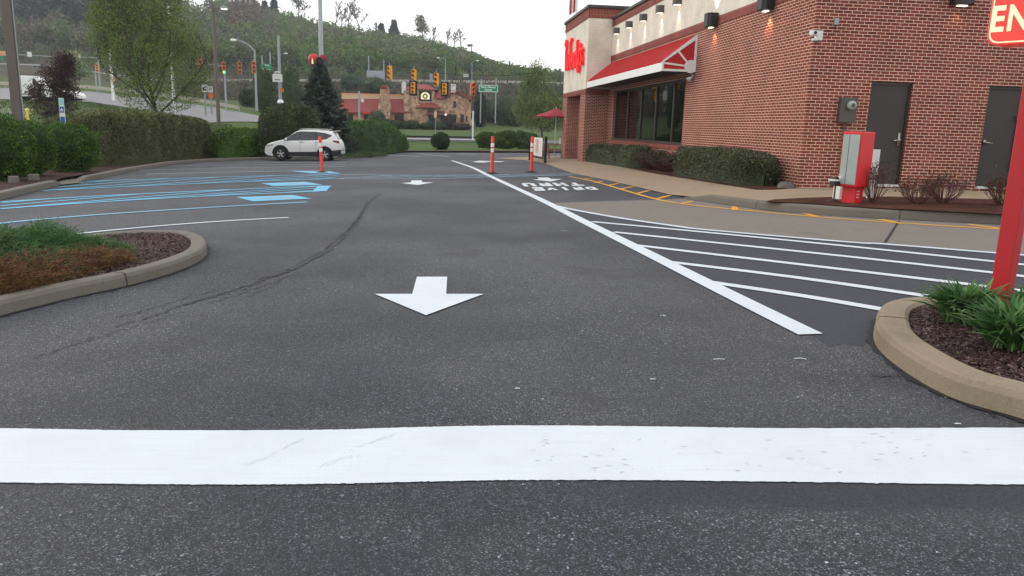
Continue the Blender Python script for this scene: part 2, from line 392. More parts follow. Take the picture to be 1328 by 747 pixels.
# ================================================================ THE SETTING
def catmull(P, k=6):
    P = [np.array(p, float) for p in P]; Q = [2*P[0]-P[1]]+P+[2*P[-1]-P[-2]]; out = []
    for i in range(1, len(Q)-2):
        a, b, c, d = Q[i-1], Q[i], Q[i+1], Q[i+2]
        for j in range(k):
            t = j/k; out.append(.5*((2*b)+(c-a)*t+(2*a-5*b+4*c-d)*t*t+(3*b-a-3*c+d)*t**3))
    out.append(P[-1]); return out
def gp(pts, h=0.): return [G(x, y) for x, y in pts]
def lift(p, h): return (p[0], p[1], gz(p[0], p[1], h))
def sheet(name, pts, h, mat):
    m = MB(); m.add([lift(p, h) for p in pts], [tuple(range(len(pts)))]); o = m.build(name, mat); struct(o)
    return o
def stripe_mb(m, pts, w, h):
    pts = [np.array(p[:2]) for p in pts]; L = []; Rr = []
    for i, p in enumerate(pts):
        d = pts[min(i+1, len(pts)-1)]-pts[max(i-1, 0)]; d = d/np.linalg.norm(d); n = np.array([-d[1], d[0]])
        ww = w[i] if isinstance(w, (list, tuple)) else w
        L.append(p+n*ww/2); Rr.append(p-n*ww/2)
    b = len(m.v)
    for a, c in zip(L, Rr): m.v.append(lift(a, h)); m.v.append(lift(c, h))
    for i in range(len(pts)-1): m.f.append((b+2*i, b+2*i+1, b+2*i+3, b+2*i+2))
    return m
def stripe(name, px, w, h=.008, mat='thin_white', k=5, world=False):
    P = px if world else gp(px)
    if len(P) > 2 and k > 1: P = catmull(P, k)
    return struct(stripe_mb(MB(), P, w, h).build(name, mat))

# --- terrain: rows of known distance, columns of bearing; heights measured from the horizon
TC = [-700, -300, 0, 60, 120, 200, 270, 330, 370, 400, 470, 540, 600, 640, 680, 760, 1000, 1400, 2100]
PLN = 'p'
TR = {
 60:  [150, 150, 142, 141, 140, 152, 165, 170, 175, PLN, PLN, PLN, PLN, PLN, PLN, PLN, PLN, PLN, PLN],
 66:  [140, 138, 136, 135, 136, 146, 161, 166, 172, 181, PLN, PLN, PLN, PLN, PLN, PLN, PLN, PLN, PLN],
 70:  [120, 124, 130, 131, 133.5, 146, 160.5, 165, 171, 179, 194, 196, 196, 196, 196, 196, 202, 210, 220],
 80:  [105, 108, 114, 116, 119, 128, 138, 150, 160, 172, 184, 188, 188.5, 189, 190, 191, 196, 204, 215],
 84:  [104, 107, 113, 115, 118, 127.5, 137, 149, 158, 170, 182, 183.5, 184.5, 185, 186, 187, 194, 200, 210],
 92:  [103, 106, 112, 114, 117.5, 127, 136, 147, 155, 166, 178, 179, 179.5, 181, 182, 183, 190, 196, 206],
 100: [102, 104, 110, 112, 117, 126, 135, 144, 151, 160, 172, 174, 175, 176, 177, 178, 186, 192, 202],
 138: [96, 98, 104, 106, 112, 122, 131, 137, 145, 152, 163, 165, 165.5, 166, 167, 168, 176, 184, 195],
 160: [88, 90, 98, 100, 104, 116, 126, 130, 134, 140, 150, 152, 154, 155, 157, 160, 170, 178, 190],
 200: [76, 78, 84, 86, 94, 104, 107, 107, 107, 107, 107, 107.5, 108, 108.5, 109, 112, 130, 150, 170],
 212: [76, 78, 82, 84, 92, 103, 106.5, 106.5, 106.5, 106.5, 106.5, 107, 107.5, 108, 108.5, 112, 130, 150, 170],
 260: [40, 44, 54, 58, 68, 80, 84, 86, 88, 90, 94, 98, 100, 104, 107, 111, 128, 150, 170],
 450: [-75, -70, -52, -46, -32, 2, 8, 17, 27, 36, 53, 62, 79, 99, 110, 113, 124, 146, 170],
 700: [-30, -30, -20, -10, 0, 20, 30, 40, 50, 60, 80, 90, 98, 102, 105, 108, 124, 148, 172]}
TD = sorted(TR)
def _row(D, x):
    def val(i):
        v = TR[D][i]
        return None if v == PLN else v
    i = int(np.searchsorted(TC, x))-1; i = max(0, min(len(TC)-2, i)); t = (x-TC[i])/(TC[i+1]-TC[i])
    t = min(1, max(0, t)); out = 0
    for j, w in ((i, 1-t), (i+1, t)):
        v = val(j)
        z = planez(x, D)-.06 if v is None else at(TC[j], v, D)[2]
        out += w*z
    return out
def planez(x, D): p = at(x, hz(x), D); return gz(p[0], D)
def terr(x, D):
    """point of the terrain at bearing x (pixels of the survey) and distance D"""
    X = at(x, hz(x), D)[0]
    if D <= 45: z = gz(X, D)-.06
    elif D < 60:
        t = (D-45)/15; z = (1-t)*(planez(x, D)-.06)+t*_row(60, x) if TR[60][max(0, int(np.searchsorted(TC, x))-1)] != PLN else planez(x, D)-.06
    else:
        i = max(0, min(len(TD)-2, int(np.searchsorted(TD, D, side='right'))-1)); t = (D-TD[i])/(TD[i+1]-TD[i])
        z = (1-t)*_row(TD[i], x)+t*_row(TD[i+1], x)
    return np.array([X, D, z])
cols = list(range(-1500, -700, 100))+list(range(-700, 800, 20))+list(range(800, 3200, 100))
rows = [-40, -10, 2, 8, 20, 30, 45, 48, 51, 54, 57, 60, 63, 66, 68, 70, 73, 76, 80, 82, 84, 88, 92, 96, 100, 110, 120, 130, 138, 150, 160, 180, 200, 206, 212, 230, 245, 260, 280, 310, 350, 400, 450, 520, 600, 700]
m = MB()
for D in rows:
    for c in cols:
        if D <= 2:
            X = (c-664)/1000*40; m.v.append((X*2, D, gz(X*2, D)-.06))
        else:
            p = terr(c, D); w = 0 if D < 212 else (D-212)/240*3.0; z = p[2]+w*(sin(c*.013)+sin(c*.031+D*.02))
            m.v.append((p[0], D, z))
nc = len(cols)
for i in range(len(rows)-1):
    for j in range(nc-1): a = i*nc+j; m.f.append((a, a+1, a+nc+1, a+nc))
struct(m.build('terrain', 'ground', smooth=True))

def ribbon(name, c0, c1, d0, d1, h, mat, step=10, nd=4):
    """strip lying on the terrain; d0,d1 may be functions of the bearing"""
    m = MB(); cs = list(range(c0, c1+1, step))
    f = lambda d, c: d(c) if callable(d) else d
    for c in cs:
        for k in range(nd+1):
            D = f(d0, c)+(f(d1, c)-f(d0, c))*k/nd; p = terr(c, D); m.v.append((p[0], p[1], p[2]+h))
    for i in range(len(cs)-1):
        for k in range(nd): a = i*(nd+1)+k; m.f.append((a, a+1, a+nd+2, a+nd+1))
    return struct(m.build(name, mat, smooth=True))
ribbon('road', -700, 470, lambda c: 70.3+max(0, c-270)*.06, lambda c: 79.7+max(0, c-270)*.045, .05, 'road')
ribbon('road', 470, 1000, 84.2, 91.6, .05, 'road')
ribbon('highway', -700, 1000, 202, 211, .05, 'road', 20)

# --- the parking lot
LK1 = gp([(-420, 352), (-200, 302), (-90, 279), (0, 260), (37, 250.5), (66, 243.5), (81, 240)])
LK2 = gp([(101, 238), (131, 231.5), (169, 223), (200, 217.6), (226, 213.3), (275, 209.8), (332, 207.6), (366, 206.6), (400, 206.2), (447, 205.6), (478, 203.6), (489, 202)])
LK3 = gp([(486, 197.6), (560, 197.3), (680, 197.3), (760, 197.8), (900, 199)])
lot = [(-30, -8), (30, -8), (46, 40), (LK3[-1][0]+2, LK3[-1][1]), (LK3[0][0], LK3[0][1])]+[(p[0], p[1]) for p in LK2[::-1]]+[(G(90, 236)[0], G(90, 236)[1])]+[(p[0], p[1]) for p in LK1[::-1]]
sheet('asphalt_lot', lot, 0, 'asphalt')

def kerb(name, P, side, w=.16, h=.13, mat='kerb_grey', k=6, closed=False, taper=()):
    """sweep of a kerb; P is its outer foot, the kerb body lies to `side` (+1 left of travel)"""
    P = [np.array(p[:2]) for p in P]
    if k > 1: P = [q[:2] for q in catmull(P, k)]
    r = .03; prof = [(0, -.10), (.012, h-r*1.2), (.012+r*.5, h-r*.25), (.012+r*1.4, h), (w-r*.8, h), (w, h-r*.6), (w+.005, -.10)]
    m = MB(); n = len(prof)
    for i, p in enumerate(P):
        d = P[min(i+1, len(P)-1)]-P[max(i-1, 0)]; d = d/np.linalg.norm(d); nn = np.array([-d[1], d[0]])*side
        hh = 1.
        if 'end' in taper and i > len(P)-4: hh = (len(P)-1-i)/3*.8+.2
        if 'start' in taper and i < 3: hh = i/3*.8+.2
        for (a, z) in prof:
            q = p+nn*a; m.v.append((q[0], q[1], gz(q[0], q[1], z*hh if z > 0 else z)))
    for i in range(len(P)-1):
        for j in range(n-1): a = i*n+j; m.f.append((a, a+1, a+n+1, a+n))
    m.f.append(tuple(range(n))); m.f.append(tuple((len(P)-1)*n+j for j in range(n)))
    o = m.build(name, mat); struct(o)
    # the dark gap where the asphalt stops at the kerb's foot
    g = MB(); W = [.05+.025*sin(i*1.7)+.015*sin(i*.6) for i in range(len(P))]
    stripe_mb(g, P, W, .006); struct(g.build('kerb_joint', 'seal'))
    J = MB(); acc = 0
    for i in range(1, len(P)-1):
        acc += np.linalg.norm(P[i]-P[i-1])
        if acc < 2.4: continue
        acc = 0; d = P[i+1]-P[i-1]; d = d/np.linalg.norm(d); nn = np.array([-d[1], d[0]])*side; b0 = len(J.v)
        for e in (-.005, .005):
            for (a, z) in prof: q = P[i]+d*e+nn*(a+(-.0025 if a < w/2 else .0025)); J.v.append(lift(q, z+.0025 if z > 0 else z))
        for j in range(n-1): J.f.append((b0+j, b0+j+1, b0+n+j+1, b0+n+j))
    if J.f: struct(J.build('kerb_seam', 'seal'))
    KERBS.append(P); return P
KERBS = []
def offset(P, side, w):
    P = [np.array(p[:2]) for p in P]; out = []
    for i, p in enumerate(P):
        d = P[min(i+1, len(P)-1)]-P[max(i-1, 0)]; d = d/np.linalg.norm(d); out.append(p+np.array([-d[1], d[0]])*side*w)
    return out
# left kerbs (travelling away from the camera; the bed lies to the left)
k1 = kerb('kerb', LK1, 1, .2, .15, taper=('end',)); k2 = kerb('kerb', LK2, 1, .2, .15, taper=('start',))
k3 = kerb('kerb', LK3, 1, .2, .15)
sheet('planting_bed', [tuple(p) for p in offset(k1, 1, .19)]+[(G(81, 236)[0], G(81, 236)[1])]+[(-13.5, 25), (-17, 27), (-24, 18), (-30, 8)], .11, 'mulch')
sheet('planting_bed', [tuple(p) for p in offset(k2, 1, .19)]+[(-9.0, 60.5), (-16, 58), (-22, 46), (-22, 36), (-17, 27), (-13.5, 25)], .10, 'mulch')
sheet('planting_bed', [tuple(p) for p in offset(k3, 1, .19)]+[(k3[-1][0], k3[-1][1]+1.8), (k3[0][0]-1, k3[0][1]+1.8)], .11, 'mulch_red')
sheet('swale', [tuple(G(*p)[:2]) for p in ((79, 241), (103, 238.5), (96, 232), (60, 231.5), (52, 236))], .03, 'kerb_grey')

# left island with the junipers
LI = gp([(-260, 475), (-120, 440), (0, 410.5), (91, 387.7), (150, 375), (193.5, 364), (230, 352.5), (257, 341), (268.6, 331), (268, 321), (256, 313.6), (236, 310.3), (193.5, 309.8), (150, 312), (100, 317.5), (20, 329), (-120, 352), (-300, 385)])
kl = kerb('kerb', LI, 1, .17, .115)
sheet('planting_bed', [tuple(p) for p in offset(kl, 1, .16)], .085, 'mulch')
# right island with the day lilies
RI = gp([(1600, 640), (1430, 580), (1328, 546), (1235, 518), (1179, 488), (1141, 458), (1131, 437), (1137, 417), (1160, 407.5), (1199, 403.5), (1260, 404), (1328, 408), (1450, 417), (1600, 432)])
kr = kerb('kerb', RI, -1, .20, .125, 'kerb_tan')
sheet('planting_bed', [tuple(p) for p in offset(kr, -1, .19)], .085, 'mulch')

# building side: sidewalk, kerb, planting beds, concrete drive
KR = gp([(886, 257.6), (951, 267), (1011, 274.5), (1100, 281.5), (1200, 286.5), (1303, 291.5), (1500, 301), (1800, 318)])
ramp = gp([(640, 205.6), (659, 206.5), (680, 208.3), (706, 212.5), (740, 224.3), (770, 230.6), (802, 237.6), (841, 246.6), (869, 253.2)])
ramp_c = [p[:2] for p in catmull(ramp, 5)]
kk = kerb('kerb', KR, 1, .17, .15, taper=('start',))
inner = [tuple(p) for p in offset(kk, 1, .16)]
bwp = lambda x, y: tuple(bw(x, y)[:2])
# flush walk (drops to the lot) then raised walk
m = MB(); A_ = [np.array(p) for p in ramp_c]+[np.array(p) for p in inner[1:]]
hs = [.015]*len(ramp_c)+[min(.149, .05+.03*i) for i in range(len(inner)-1)]
B_ = []
for i, p in enumerate(A_):
    q = p-BO[:2]; lx, ly = q@dB[:2], q@dA[:2]
    tgt = np.array([0.05, max(ly+.4, 0.05)]) if ly > .6 and lx < .1 else np.array([max(lx, .05), .05])
    if ly > 27: tgt = np.array([2.5, ly+.8])
    B_.append(BO[:2]+dB[:2]*tgt[0]+dA[:2]*tgt[1])
nr = 5
for i, (p, q) in enumerate(zip(A_, B_)):
    for k in range(nr):
        t = k/(nr-1); r_ = p+(q-p)*t; h_ = hs[i]+(.15-hs[i])*min(1, t*2.2)
        m.v.append(lift(r_, h_))
for i in range(len(A_)-1):
    for k in range(nr-1): a = i*nr+k; m.f.append((a, a+1, a+nr+1, a+nr))
struct(m.build('sidewalk', 'sidewalk', smooth=True))
# beds on the walk
sheet('planting_bed', [tuple(G(x, y, .15)[:2]) for x, y in ((754, 207), (800, 215.5), (848, 225), (915, 236), (981, 246.2), (1005, 246))]+[bwp(-.02, .05), bwp(-.02, 19.3)], .165, 'mulch_red')
sheet('planting_bed', [tuple(G(x, y, .15)[:2]) for x, y in ((990, 262.2), (1050, 265), (1128, 270.5), (1200, 274), (1302, 279), (1480, 288), (1700, 300), (1700, 275), (1480, 264), (1302, 259.5), (1220, 257.5), (1158, 255.8), (1090, 256), (1040, 257.5), (1005, 259.5))], .165, 'mulch_red')
sheet('concrete_drive', [tuple(G(*p)[:2]) for p in ((716, 263.5), (760, 262), (800, 260.8), (860, 259), (886, 257.8), (951, 267.2), (1011, 274.7), (1100, 281.7), (1200, 286.7), (1303, 291.7), (1500, 301), (1800, 318), (1800, 372), (1500, 343), (1290, 328), (1145, 316.4), (1100, 314), (919, 298.5), (875, 293), (800, 282), (724, 267.3))], .004, 'concrete_pad')
stripe('joint', [(1166, 286.7), (1147.6, 315.3)], .035, .007, 'seal')
stripe('joint', [(985, 272), (1020, 276)], .02, .007, 'seal')
# footway stub beyond the hedge
# --- painted markings
def poly_mark(name, pts, mat='white_paint', h=.008, label=None, world=False):
    P = pts if world else [G(*p) for p in pts]
    m = MB(); m.add([lift(p, h) for p in P], [tuple(range(len(P)))]); return struct(m.build(name, mat), label)
def jitter(P, step=.05, a=.003):
    P = catmull([np.array(p) for p in P], 40); return [p+np.array([0, random.gauss(0, a), 0]) for p in P]
RAG = lambda P, a: [p+np.array([0, random.gauss(0, a)*(3 if (abs(p[0]-1.05) < .06) else 1), 0]) for p in P]
top = jitter(gp([(-500, 560), (-200, 557.5), (0, 556.5), (175, 559), (410, 558.5), (520, 555.5), (664, 552.8), (850, 554), (1014, 556.3), (1328, 555.5), (1700, 553)]), a=.0012)
bot = jitter(gp([(-500, 628), (-200, 626), (0, 626.8), (250, 629.5), (400, 629), (540, 626), (664, 623.8), (850, 624), (1064, 626.5), (1328, 629.5), (1700, 628)]), a=.0015)
m = MB(); n = len(top)
for p, q in zip(top, bot): m.v += [lift(p, .004), lift(q, .004)]
for i in range(n-1): m.f.append((2*i, 2*i+1, 2*i+3, 2*i+2))
struct(m.build('stop_line', 'white_paint'), 'wide white stop line painted across the lane')
# tyre prints on the wet paint
MT['print'] = m_plain('tyre_print', (193, 203, 211), .7, vary=.05)
m = MB()
for (x0, y0, x1, y1, nn) in ((352, 590, 384, 574, 6), (398, 612, 470, 592, 9), (452, 586, 512, 566, 9), (300, 610, 345, 598, 5)):
    for i in range(nn):
        t = i/nn; a = G(x0+(x1-x0)*t, y0+(y1-y0)*t)
        for q in (0, 1):
            if random.random() < .25: continue
            c0 = a[:2]+np.array([.03, .045])*q+np.array([random.gauss(0, .002), random.gauss(0, .002)]); d = np.array([.022, .034])*random.uniform(.6, 1.1)
            m.quad(lift(c0, .0048), lift(c0+np.array([.003, 0]), .0048), lift((c0[0]+.003+d[0]*.55, c0[1]+d[1]), .0048), lift((c0[0]+d[0]*.55, c0[1]+d[1]), .0048))
struct(m.build('tyre_print', 'print'))
m = MB()
for _ in range(60):
    x = random.uniform(690, 1290); y = random.uniform(570, 615) if x < 1100 else random.uniform(562, 600); p = G(x, y); L = random.uniform(.006, .022)
    a = random.uniform(-.5, .6); dx, dy = cos(a)*L, sin(a)*L; w = random.uniform(.0008, .002)
    m.quad(lift((p[0]-dx, p[1]-dy), .0065), lift((p[0], p[1]-w), .0065), lift((p[0]+dx, p[1]+dy), .0065), lift((p[0], p[1]+w), .0065))
MT['scuff'] = m_plain('scuff', (120, 124, 130), .8); struct(m.build('paint_scuffs', 'scuff'))

AR = poly_mark('painted_arrow', [(486.2, 382.3), (534.6, 382.3), (540.7, 359.9), (580, 359.9), (578.6, 382.3), (627.3, 382.3), (552.4, 410)], label='large white arrow painted on the lane, pointing to the camera')
poly_mark('painted_arrow', [(520.7, 237.8), (533.2, 236.8), (533.5, 234.2), (546.7, 234.2), (547.7, 236.8), (562, 236.8), (542.4, 240.2)], label='small far white arrow painted on the middle lane')
poly_mark('dark_patch', [(672, 237), (762, 236), (784, 243), (784, 247.8), (686, 248.5)], 'crack', .005)
poly_mark('painted_arrow', [(690.6, 233.3), (699, 232.6), (696.6, 230.5), (711, 230.5), (715.5, 232.5), (729, 232.3), (714, 235.6)], label='white arrow painted beyond the drive lane words')
def ground_text(txt, quad, off=.0):
    """quad: image corners in reading order bottom-left, bottom-right, top-right, top-left"""
    v, f = text_mb(txt, 1., off); a = np.array(v); mn, mx = a.min(0), a.max(0)
    c = [G(*q) for q in quad]; m = MB(); P = []
    for p in a:
        s, t = (p[0]-mn[0])/(mx[0]-mn[0]), (p[1]-mn[1])/(mx[1]-mn[1])
        q = (1-s)*(1-t)*c[0]+s*(1-t)*c[1]+s*t*c[2]+(1-s)*t*c[3]; P.append(lift(q, .009))
    m.add(P, f); return m
GLY = {'D': [[(0,0),(0,1)],[(0,1),(.6,1),(1,.7),(1,.3),(.6,0),(0,0)]], 'R': [[(0,0),(0,1)],[(0,1),(.8,1),(1,.8),(.8,.48),(0,.48)],[(.45,.48),(1,0)]], 'I': [[(.5,0),(.5,1)]], 'V': [[(0,1),(.5,0),(1,1)]], 'E': [[(0,0),(0,1)],[(0,1),(1,1)],[(0,.5),(.85,.5)],[(0,0),(1,0)]], 'T': [[(.5,0),(.5,1)],[(0,1),(1,1)]], 'H': [[(0,0),(0,1)],[(1,0),(1,1)],[(0,.5),(1,.5)]], 'U': [[(0,1),(0,.2),(.3,0),(.7,0),(1,.2),(1,1)]]}
def block_text(txt, quad, wx=.10, wy=.17):
    c = [G(*q) for q in quad]; m = MB(); n = len(txt); cw = 1/n
    def put(s, t): q = (1-s)*(1-t)*c[0]+s*(1-t)*c[1]+s*t*c[2]+(1-s)*t*c[3]; return lift(q, .009+.0004*(len(m.v) % 7 > 3))
    gw = cw*.80; sx_, sy_ = gw*.17, .15
    for i, ch in enumerate(txt):
        x0 = i*cw+cw*.1
        for st in GLY[ch]:
            for (a, b) in zip(st[:-1], st[1:]):
                p = np.array([x0+sx_+a[0]*(gw-2*sx_), sy_+a[1]*(1-2*sy_)]); q = np.array([x0+sx_+b[0]*(gw-2*sx_), sy_+b[1]*(1-2*sy_)])
                vert = abs(a[0]-b[0]) < .25 or abs(q[1]-p[1]) > .5
                e = np.array([sx_, 0]) if vert else np.array([0, sy_]); g_ = (np.array([0, sy_*np.sign(q[1]-p[1])]) if vert else np.array([sx_*np.sign(q[0]-p[0]), 0]))*(1 if (a[0] == b[0] or a[1] == b[1]) else 0)
                p_, q_ = p-g_, q+g_; m.quad(put(*(p_-e)), put(*(p_+e)), put(*(q_+e)), put(*(q_-e)))
    return m
struct(block_text('DRIVE', [(771, 242.6), (687.5, 243.4), (692, 248.0), (778.5, 246.4)]).build('lane_lettering', 'white_paint'), 'white painted word DRIVE facing oncoming cars')
struct(block_text('THRU', [(753, 237.2), (673, 237.7), (678, 242.2), (761, 241.2)]).build('lane_lettering', 'white_paint'), 'white painted word THRU facing oncoming cars')
# far turn arrow
poly_mark('painted_arrow', [(612, 210.0), (622, 208.6), (630, 209.0), (642, 209.1), (655, 209.5), (650, 210.3), (636, 210.0), (628, 210.9), (619, 210.8)], label='faint white arrow painted beyond the orange post')
# diagonal lane line and the hatched island
stripe('lane_line', [(586, 208.5), (591, 210), (600, 213), (614, 218), (632, 227), (680, 249.3), (712, 264.5), (748, 283), (785, 301.5), (840, 329), (900, 359.3), (975, 397), (1051, 434.7)], .17, .0085, 'white_paint', 3)
stripe('hatch_line', [(722, 267.6), (740, 271.7), (800, 282.5), (875.5, 293.6), (919, 298.8), (1100, 314.5), (1145, 317), (1290, 328.6), (1328, 331.5), (1600, 350)], .12)
for a in ([(767, 288), (875.5, 298), (1100, 320), (1290, 340), (1328, 344), (1600, 371)],
          [(796, 301.5), (1100, 333.5), (1290, 354.7), (1328, 359.2), (1600, 392)],
          [(824, 318.6), (1100, 351), (1285, 373), (1328, 378.5), (1600, 412)],
          [(866, 340.2), (1030, 360.3), (1220, 387.5), (1328, 402.5)],
          [(916, 366), (1040, 384.5), (1164, 405.6)]):
    stripe('hatch_line', a, .125, .008, 'white_paint', 3)
# yellow edge line, ticks and stray marks
stripe('yellow_line', [(738, 229), (772, 236), (807.8, 246.6), (853.9, 259.3), (902.6, 267), (970.4, 273.5), (1045.8, 280.5), (1100, 285), (1141, 288), (1230, 293.8), (1328, 299.5), (1600, 315)], .10, .0085, 'yellow_paint', 4)
for a in ([(756, 232.6), (770, 231)], [(771, 237.3), (782, 235)], [(788.8, 240.8), (802.3, 238)], [(805, 245.4), (821.3, 242.1)], [(826.7, 251.3), (841.6, 247.3)], [(852.5, 258.1), (868.8, 253.8)], [(882, 264.4), (899, 261.6)], [(1033, 275.8), (1042, 277), (1058, 281)], [(1141, 285), (1171, 290.7)], [(1255, 291.3), (1296, 297)]):
    stripe('yellow_tick', a, .10, .009, 'yellow_paint', 3)
poly_mark('yellow_tick', [(948, 270.5), (950, 268), (955, 268.5), (958, 271.5), (956, 273), (949, 273)], 'yellow_paint', .0092)
# stalls on the left
stripe('stall_line', [(64.7, 308), (140, 299.5), (220, 292.4), (300, 286.6), (374, 282.5)], .10, .008, 'white_paint')
stripe('stall_line', [(-160, 311), (0, 290.2), (120, 279.5), (220, 272.7), (310, 267.2), (398, 262.4)], .15, .008, 'blue_paint')
stripe('stall_line', [(-160, 311), (0, 290.2), (120, 279.5), (220, 272.7), (310, 267.2), (398, 262.4)], .035, .0095, 'thin_white')
def aisle(up, lo, nd, cap=True, span=.7):
    stripe('aisle_line', up, .19, .008, 'blue_paint', 3); stripe('aisle_line', lo, .19, .008, 'blue_paint', 3)
    U = catmull(gp(up), 12); L = catmull(gp(lo), 12); m = MB()
    for k in range(nd):
        s0 = -span+(1+span)*(k+.5)/nd; s1 = s0+span; q = lambda s: (lambda i: (L[i], U[i]))(int(round((len(U)-1)*min(1, max(0, s)))))
        def pt(s, v): lo_, up_ = q(s); return lo_*(1-v)+up_*v
        v0, v1 = (max(0, -s0)/span), 1-max(0, s1-1)/span
        if v1 > v0: stripe_mb(m, [pt(max(0, s0), v0), pt(min(1, s1), v1)], .13, .0083)
    struct(m.build('aisle_hatching', 'blue_paint'))
    if cap: stripe('aisle_line', [up[-1], lo[-1]], .32, .0086, 'blue_paint', 1)
aisle([(0, 262.2), (110, 255.5), (220, 250), (320, 245.3), (421, 241.3)], [(0, 271.2), (110, 263.5), (220, 257), (320, 252.2), (414, 248.3)], 6)
aisle([(105, 235.6), (220, 231.8), (330, 228.6), (440, 226)], [(54.3, 247.4), (200, 240.6), (320, 235.7), (432, 231.9)], 7, False, .5)
def panel(q, k):
    poly_mark('access_panel', q, 'blue_paint', .0082, 'light blue access symbol panel in the stall '+k)
    c = [G(*p) for p in q]; m = MB()
    def uv(u, v): p = (1-u)*(1-v)*c[0]+u*(1-v)*c[1]+u*v*c[2]+(1-u)*v*c[3]; return p
    # wheelchair figure: read from the lane (right), head towards the kerb
    def st(pts, w): stripe_mb(m, [uv(*p) for p in pts], w, .0100)
    st([(.30+.0, .50), (.62, .50)], .16); st([(.62, .50), (.62, .80), (.78, .80)], .14); st([(.45, .5), (.45, .72)], .12)
    st([(.62+.16*cos(a), .42+.26*sin(a)) for a in np.linspace(-2.6, 1.3, 14)], .10)
    st([(.20, .47), (.27, .53)], .2)
    struct(m.build('access_symbol', 'pale_blue'))
panel([(306, 256.2), (379.8, 253.4), (405, 258), (328, 261.5)], 'nearest the camera')
panel([(338.4, 238), (395.8, 236), (419, 240), (355, 241.6)], 'between the two hatched aisles')
panel([(377, 222), (427.8, 222.4), (442.8, 225.4), (403, 225)], 'under the leaning orange post')
for a in ([(190, 226), (300, 223.2), (415, 221.4)], [(165, 221.5), (300, 217.7), (448, 216.1)], [(224, 214.8), (330, 213.6), (448, 213)], [(252, 211.8), (350, 211), (448, 210.8)]):
    stripe('stall_line', a, .10, .008, 'thin_white', 3)
for a in ([(490, 199.8), (544, 203.4)], [(540, 199.3), (582, 203)], [(592, 199.5), (618, 201)]): stripe('stall_line', a, .12, .008, 'thin_white', 1)
# crossing to the door
stripe('crossing_line', [(440, 226.6), (560, 227.4), (680, 226), (744, 225.2)], .12, .0082, 'pale_blue', 3)
stripe('crossing_line', [(433, 231.9), (540, 232.3), (640, 229.8), (742, 227.2)], .12, .0082, 'pale_blue', 3)
m = MB()
for k in range(9):
    x = 440+k*30; stripe_mb(m, [G(x, 231.8-k*.38), G(x+70, 227.3-k*.14)], .10, .0084)
struct(m.build('crossing_hatching', 'pale_blue'))

# newer, darker asphalt inside the hatched island and in a band below the stop line
def m_newer():
    t = NT('newer_asphalt'); n = t.noise(.9, 4, .6); c = t.mix((.029, .032, .042), (.046, .049, .060), n)
    v = t.vor(240.); s = t.n('ShaderNodeSeparateColor'); t.l(v, s.inputs[0]); c = t.mix(c, t.ramp(s.outputs[0], [(0, g3(.75)), (.9, g3(1.1)), (.98, g3(1.8)), (1, g3(2.6))]), .8, 'MULTIPLY')
    t.base(c); t.rough(.8, 0, .35); t.bump(t.vor(200., out='Distance'), .3, .004); return t.m
MT['newer'] = m_newer()
sheet('asphalt_patch', [tuple(G(*p)[:2]) for p in ((712, 264.5), (724, 267.3), (800, 282), (875, 293), (919, 298.5), (1100, 314), (1145, 316.4), (1290, 328), (1600, 350), (1700, 440), (1328, 410), (1170, 408), (1132, 440), (1118, 450), (1096, 446), (1074, 449), (1051, 434.6), (900, 359.3), (785, 301.5))], .0012, 'newer')
0 and sheet('asphalt_patch', [tuple(G(*p)[:2]) for p in ((700, 624.5), (850, 624.5), (1064, 627), (1328, 630), (1700, 628), (1700, 655), (1328, 652), (1150, 640), (1000, 644), (860, 650), (760, 640))], .0028, 'newer')
# cracks and rubber marks
def crack(pts, w, mat='crack', name='asphalt_crack'):
    P = catmull(gp(pts), 16); P = [p+np.array([random.gauss(0, .018), random.gauss(0, .018), 0]) for p in P]
    W = [w*random.uniform(.45, 1.3) for _ in P]; W[0] = W[-1] = .01
    return struct(stripe_mb(MB(), P, W, .0055).build(name, mat))
crack([(493, 251), (481, 258), (474, 270), (462, 288), (446, 306), (424, 324), (400, 339), (372, 352), (340, 362)], .075)
crack([(470, 276), (452, 299), (432, 316), (408, 331), (384, 343)], .03)
crack([(478, 262), (468, 278), (455, 295), (438, 309)], .025)
MT['faint'] = m_plain('faint_crack', (50, 50, 55), .8, vary=.3, sc=6)
for q, w_ in (([(372, 353), (335, 366), (290, 380), (240, 396)], .022), ([(340, 366), (300, 380), (250, 392), (200, 410), (150, 424)], .014), ([(365, 362), (320, 378), (272, 394)], .014), ([(300, 372), (250, 384), (205, 398), (150, 412)], .010), ([(380, 356), (350, 372), (322, 384)], .010), ([(240, 404), (170, 425), (100, 446), (40, 466)], .009)): crack(q, w_, 'faint')
crack([(472, 252), (486, 251), (493, 252)], .03)
crack([(1136, 490), (1200, 492), (1300, 545)], .012)
for a, b in (((925, 467), (940, 467)), ((1030, 466), (1046, 467)), ((843, 493), (850, 493)), ((728, 300), (736, 300)), ((856, 410), (863, 411)), ((1238, 551), (1246, 551)), ((668, 505), (674, 505))):
    struct(stripe_mb(MB(), gp([a, ((a[0]+b[0])/2, a[1]-.5), b]), .012, .006).build('paint_fleck', 'thin_white'))

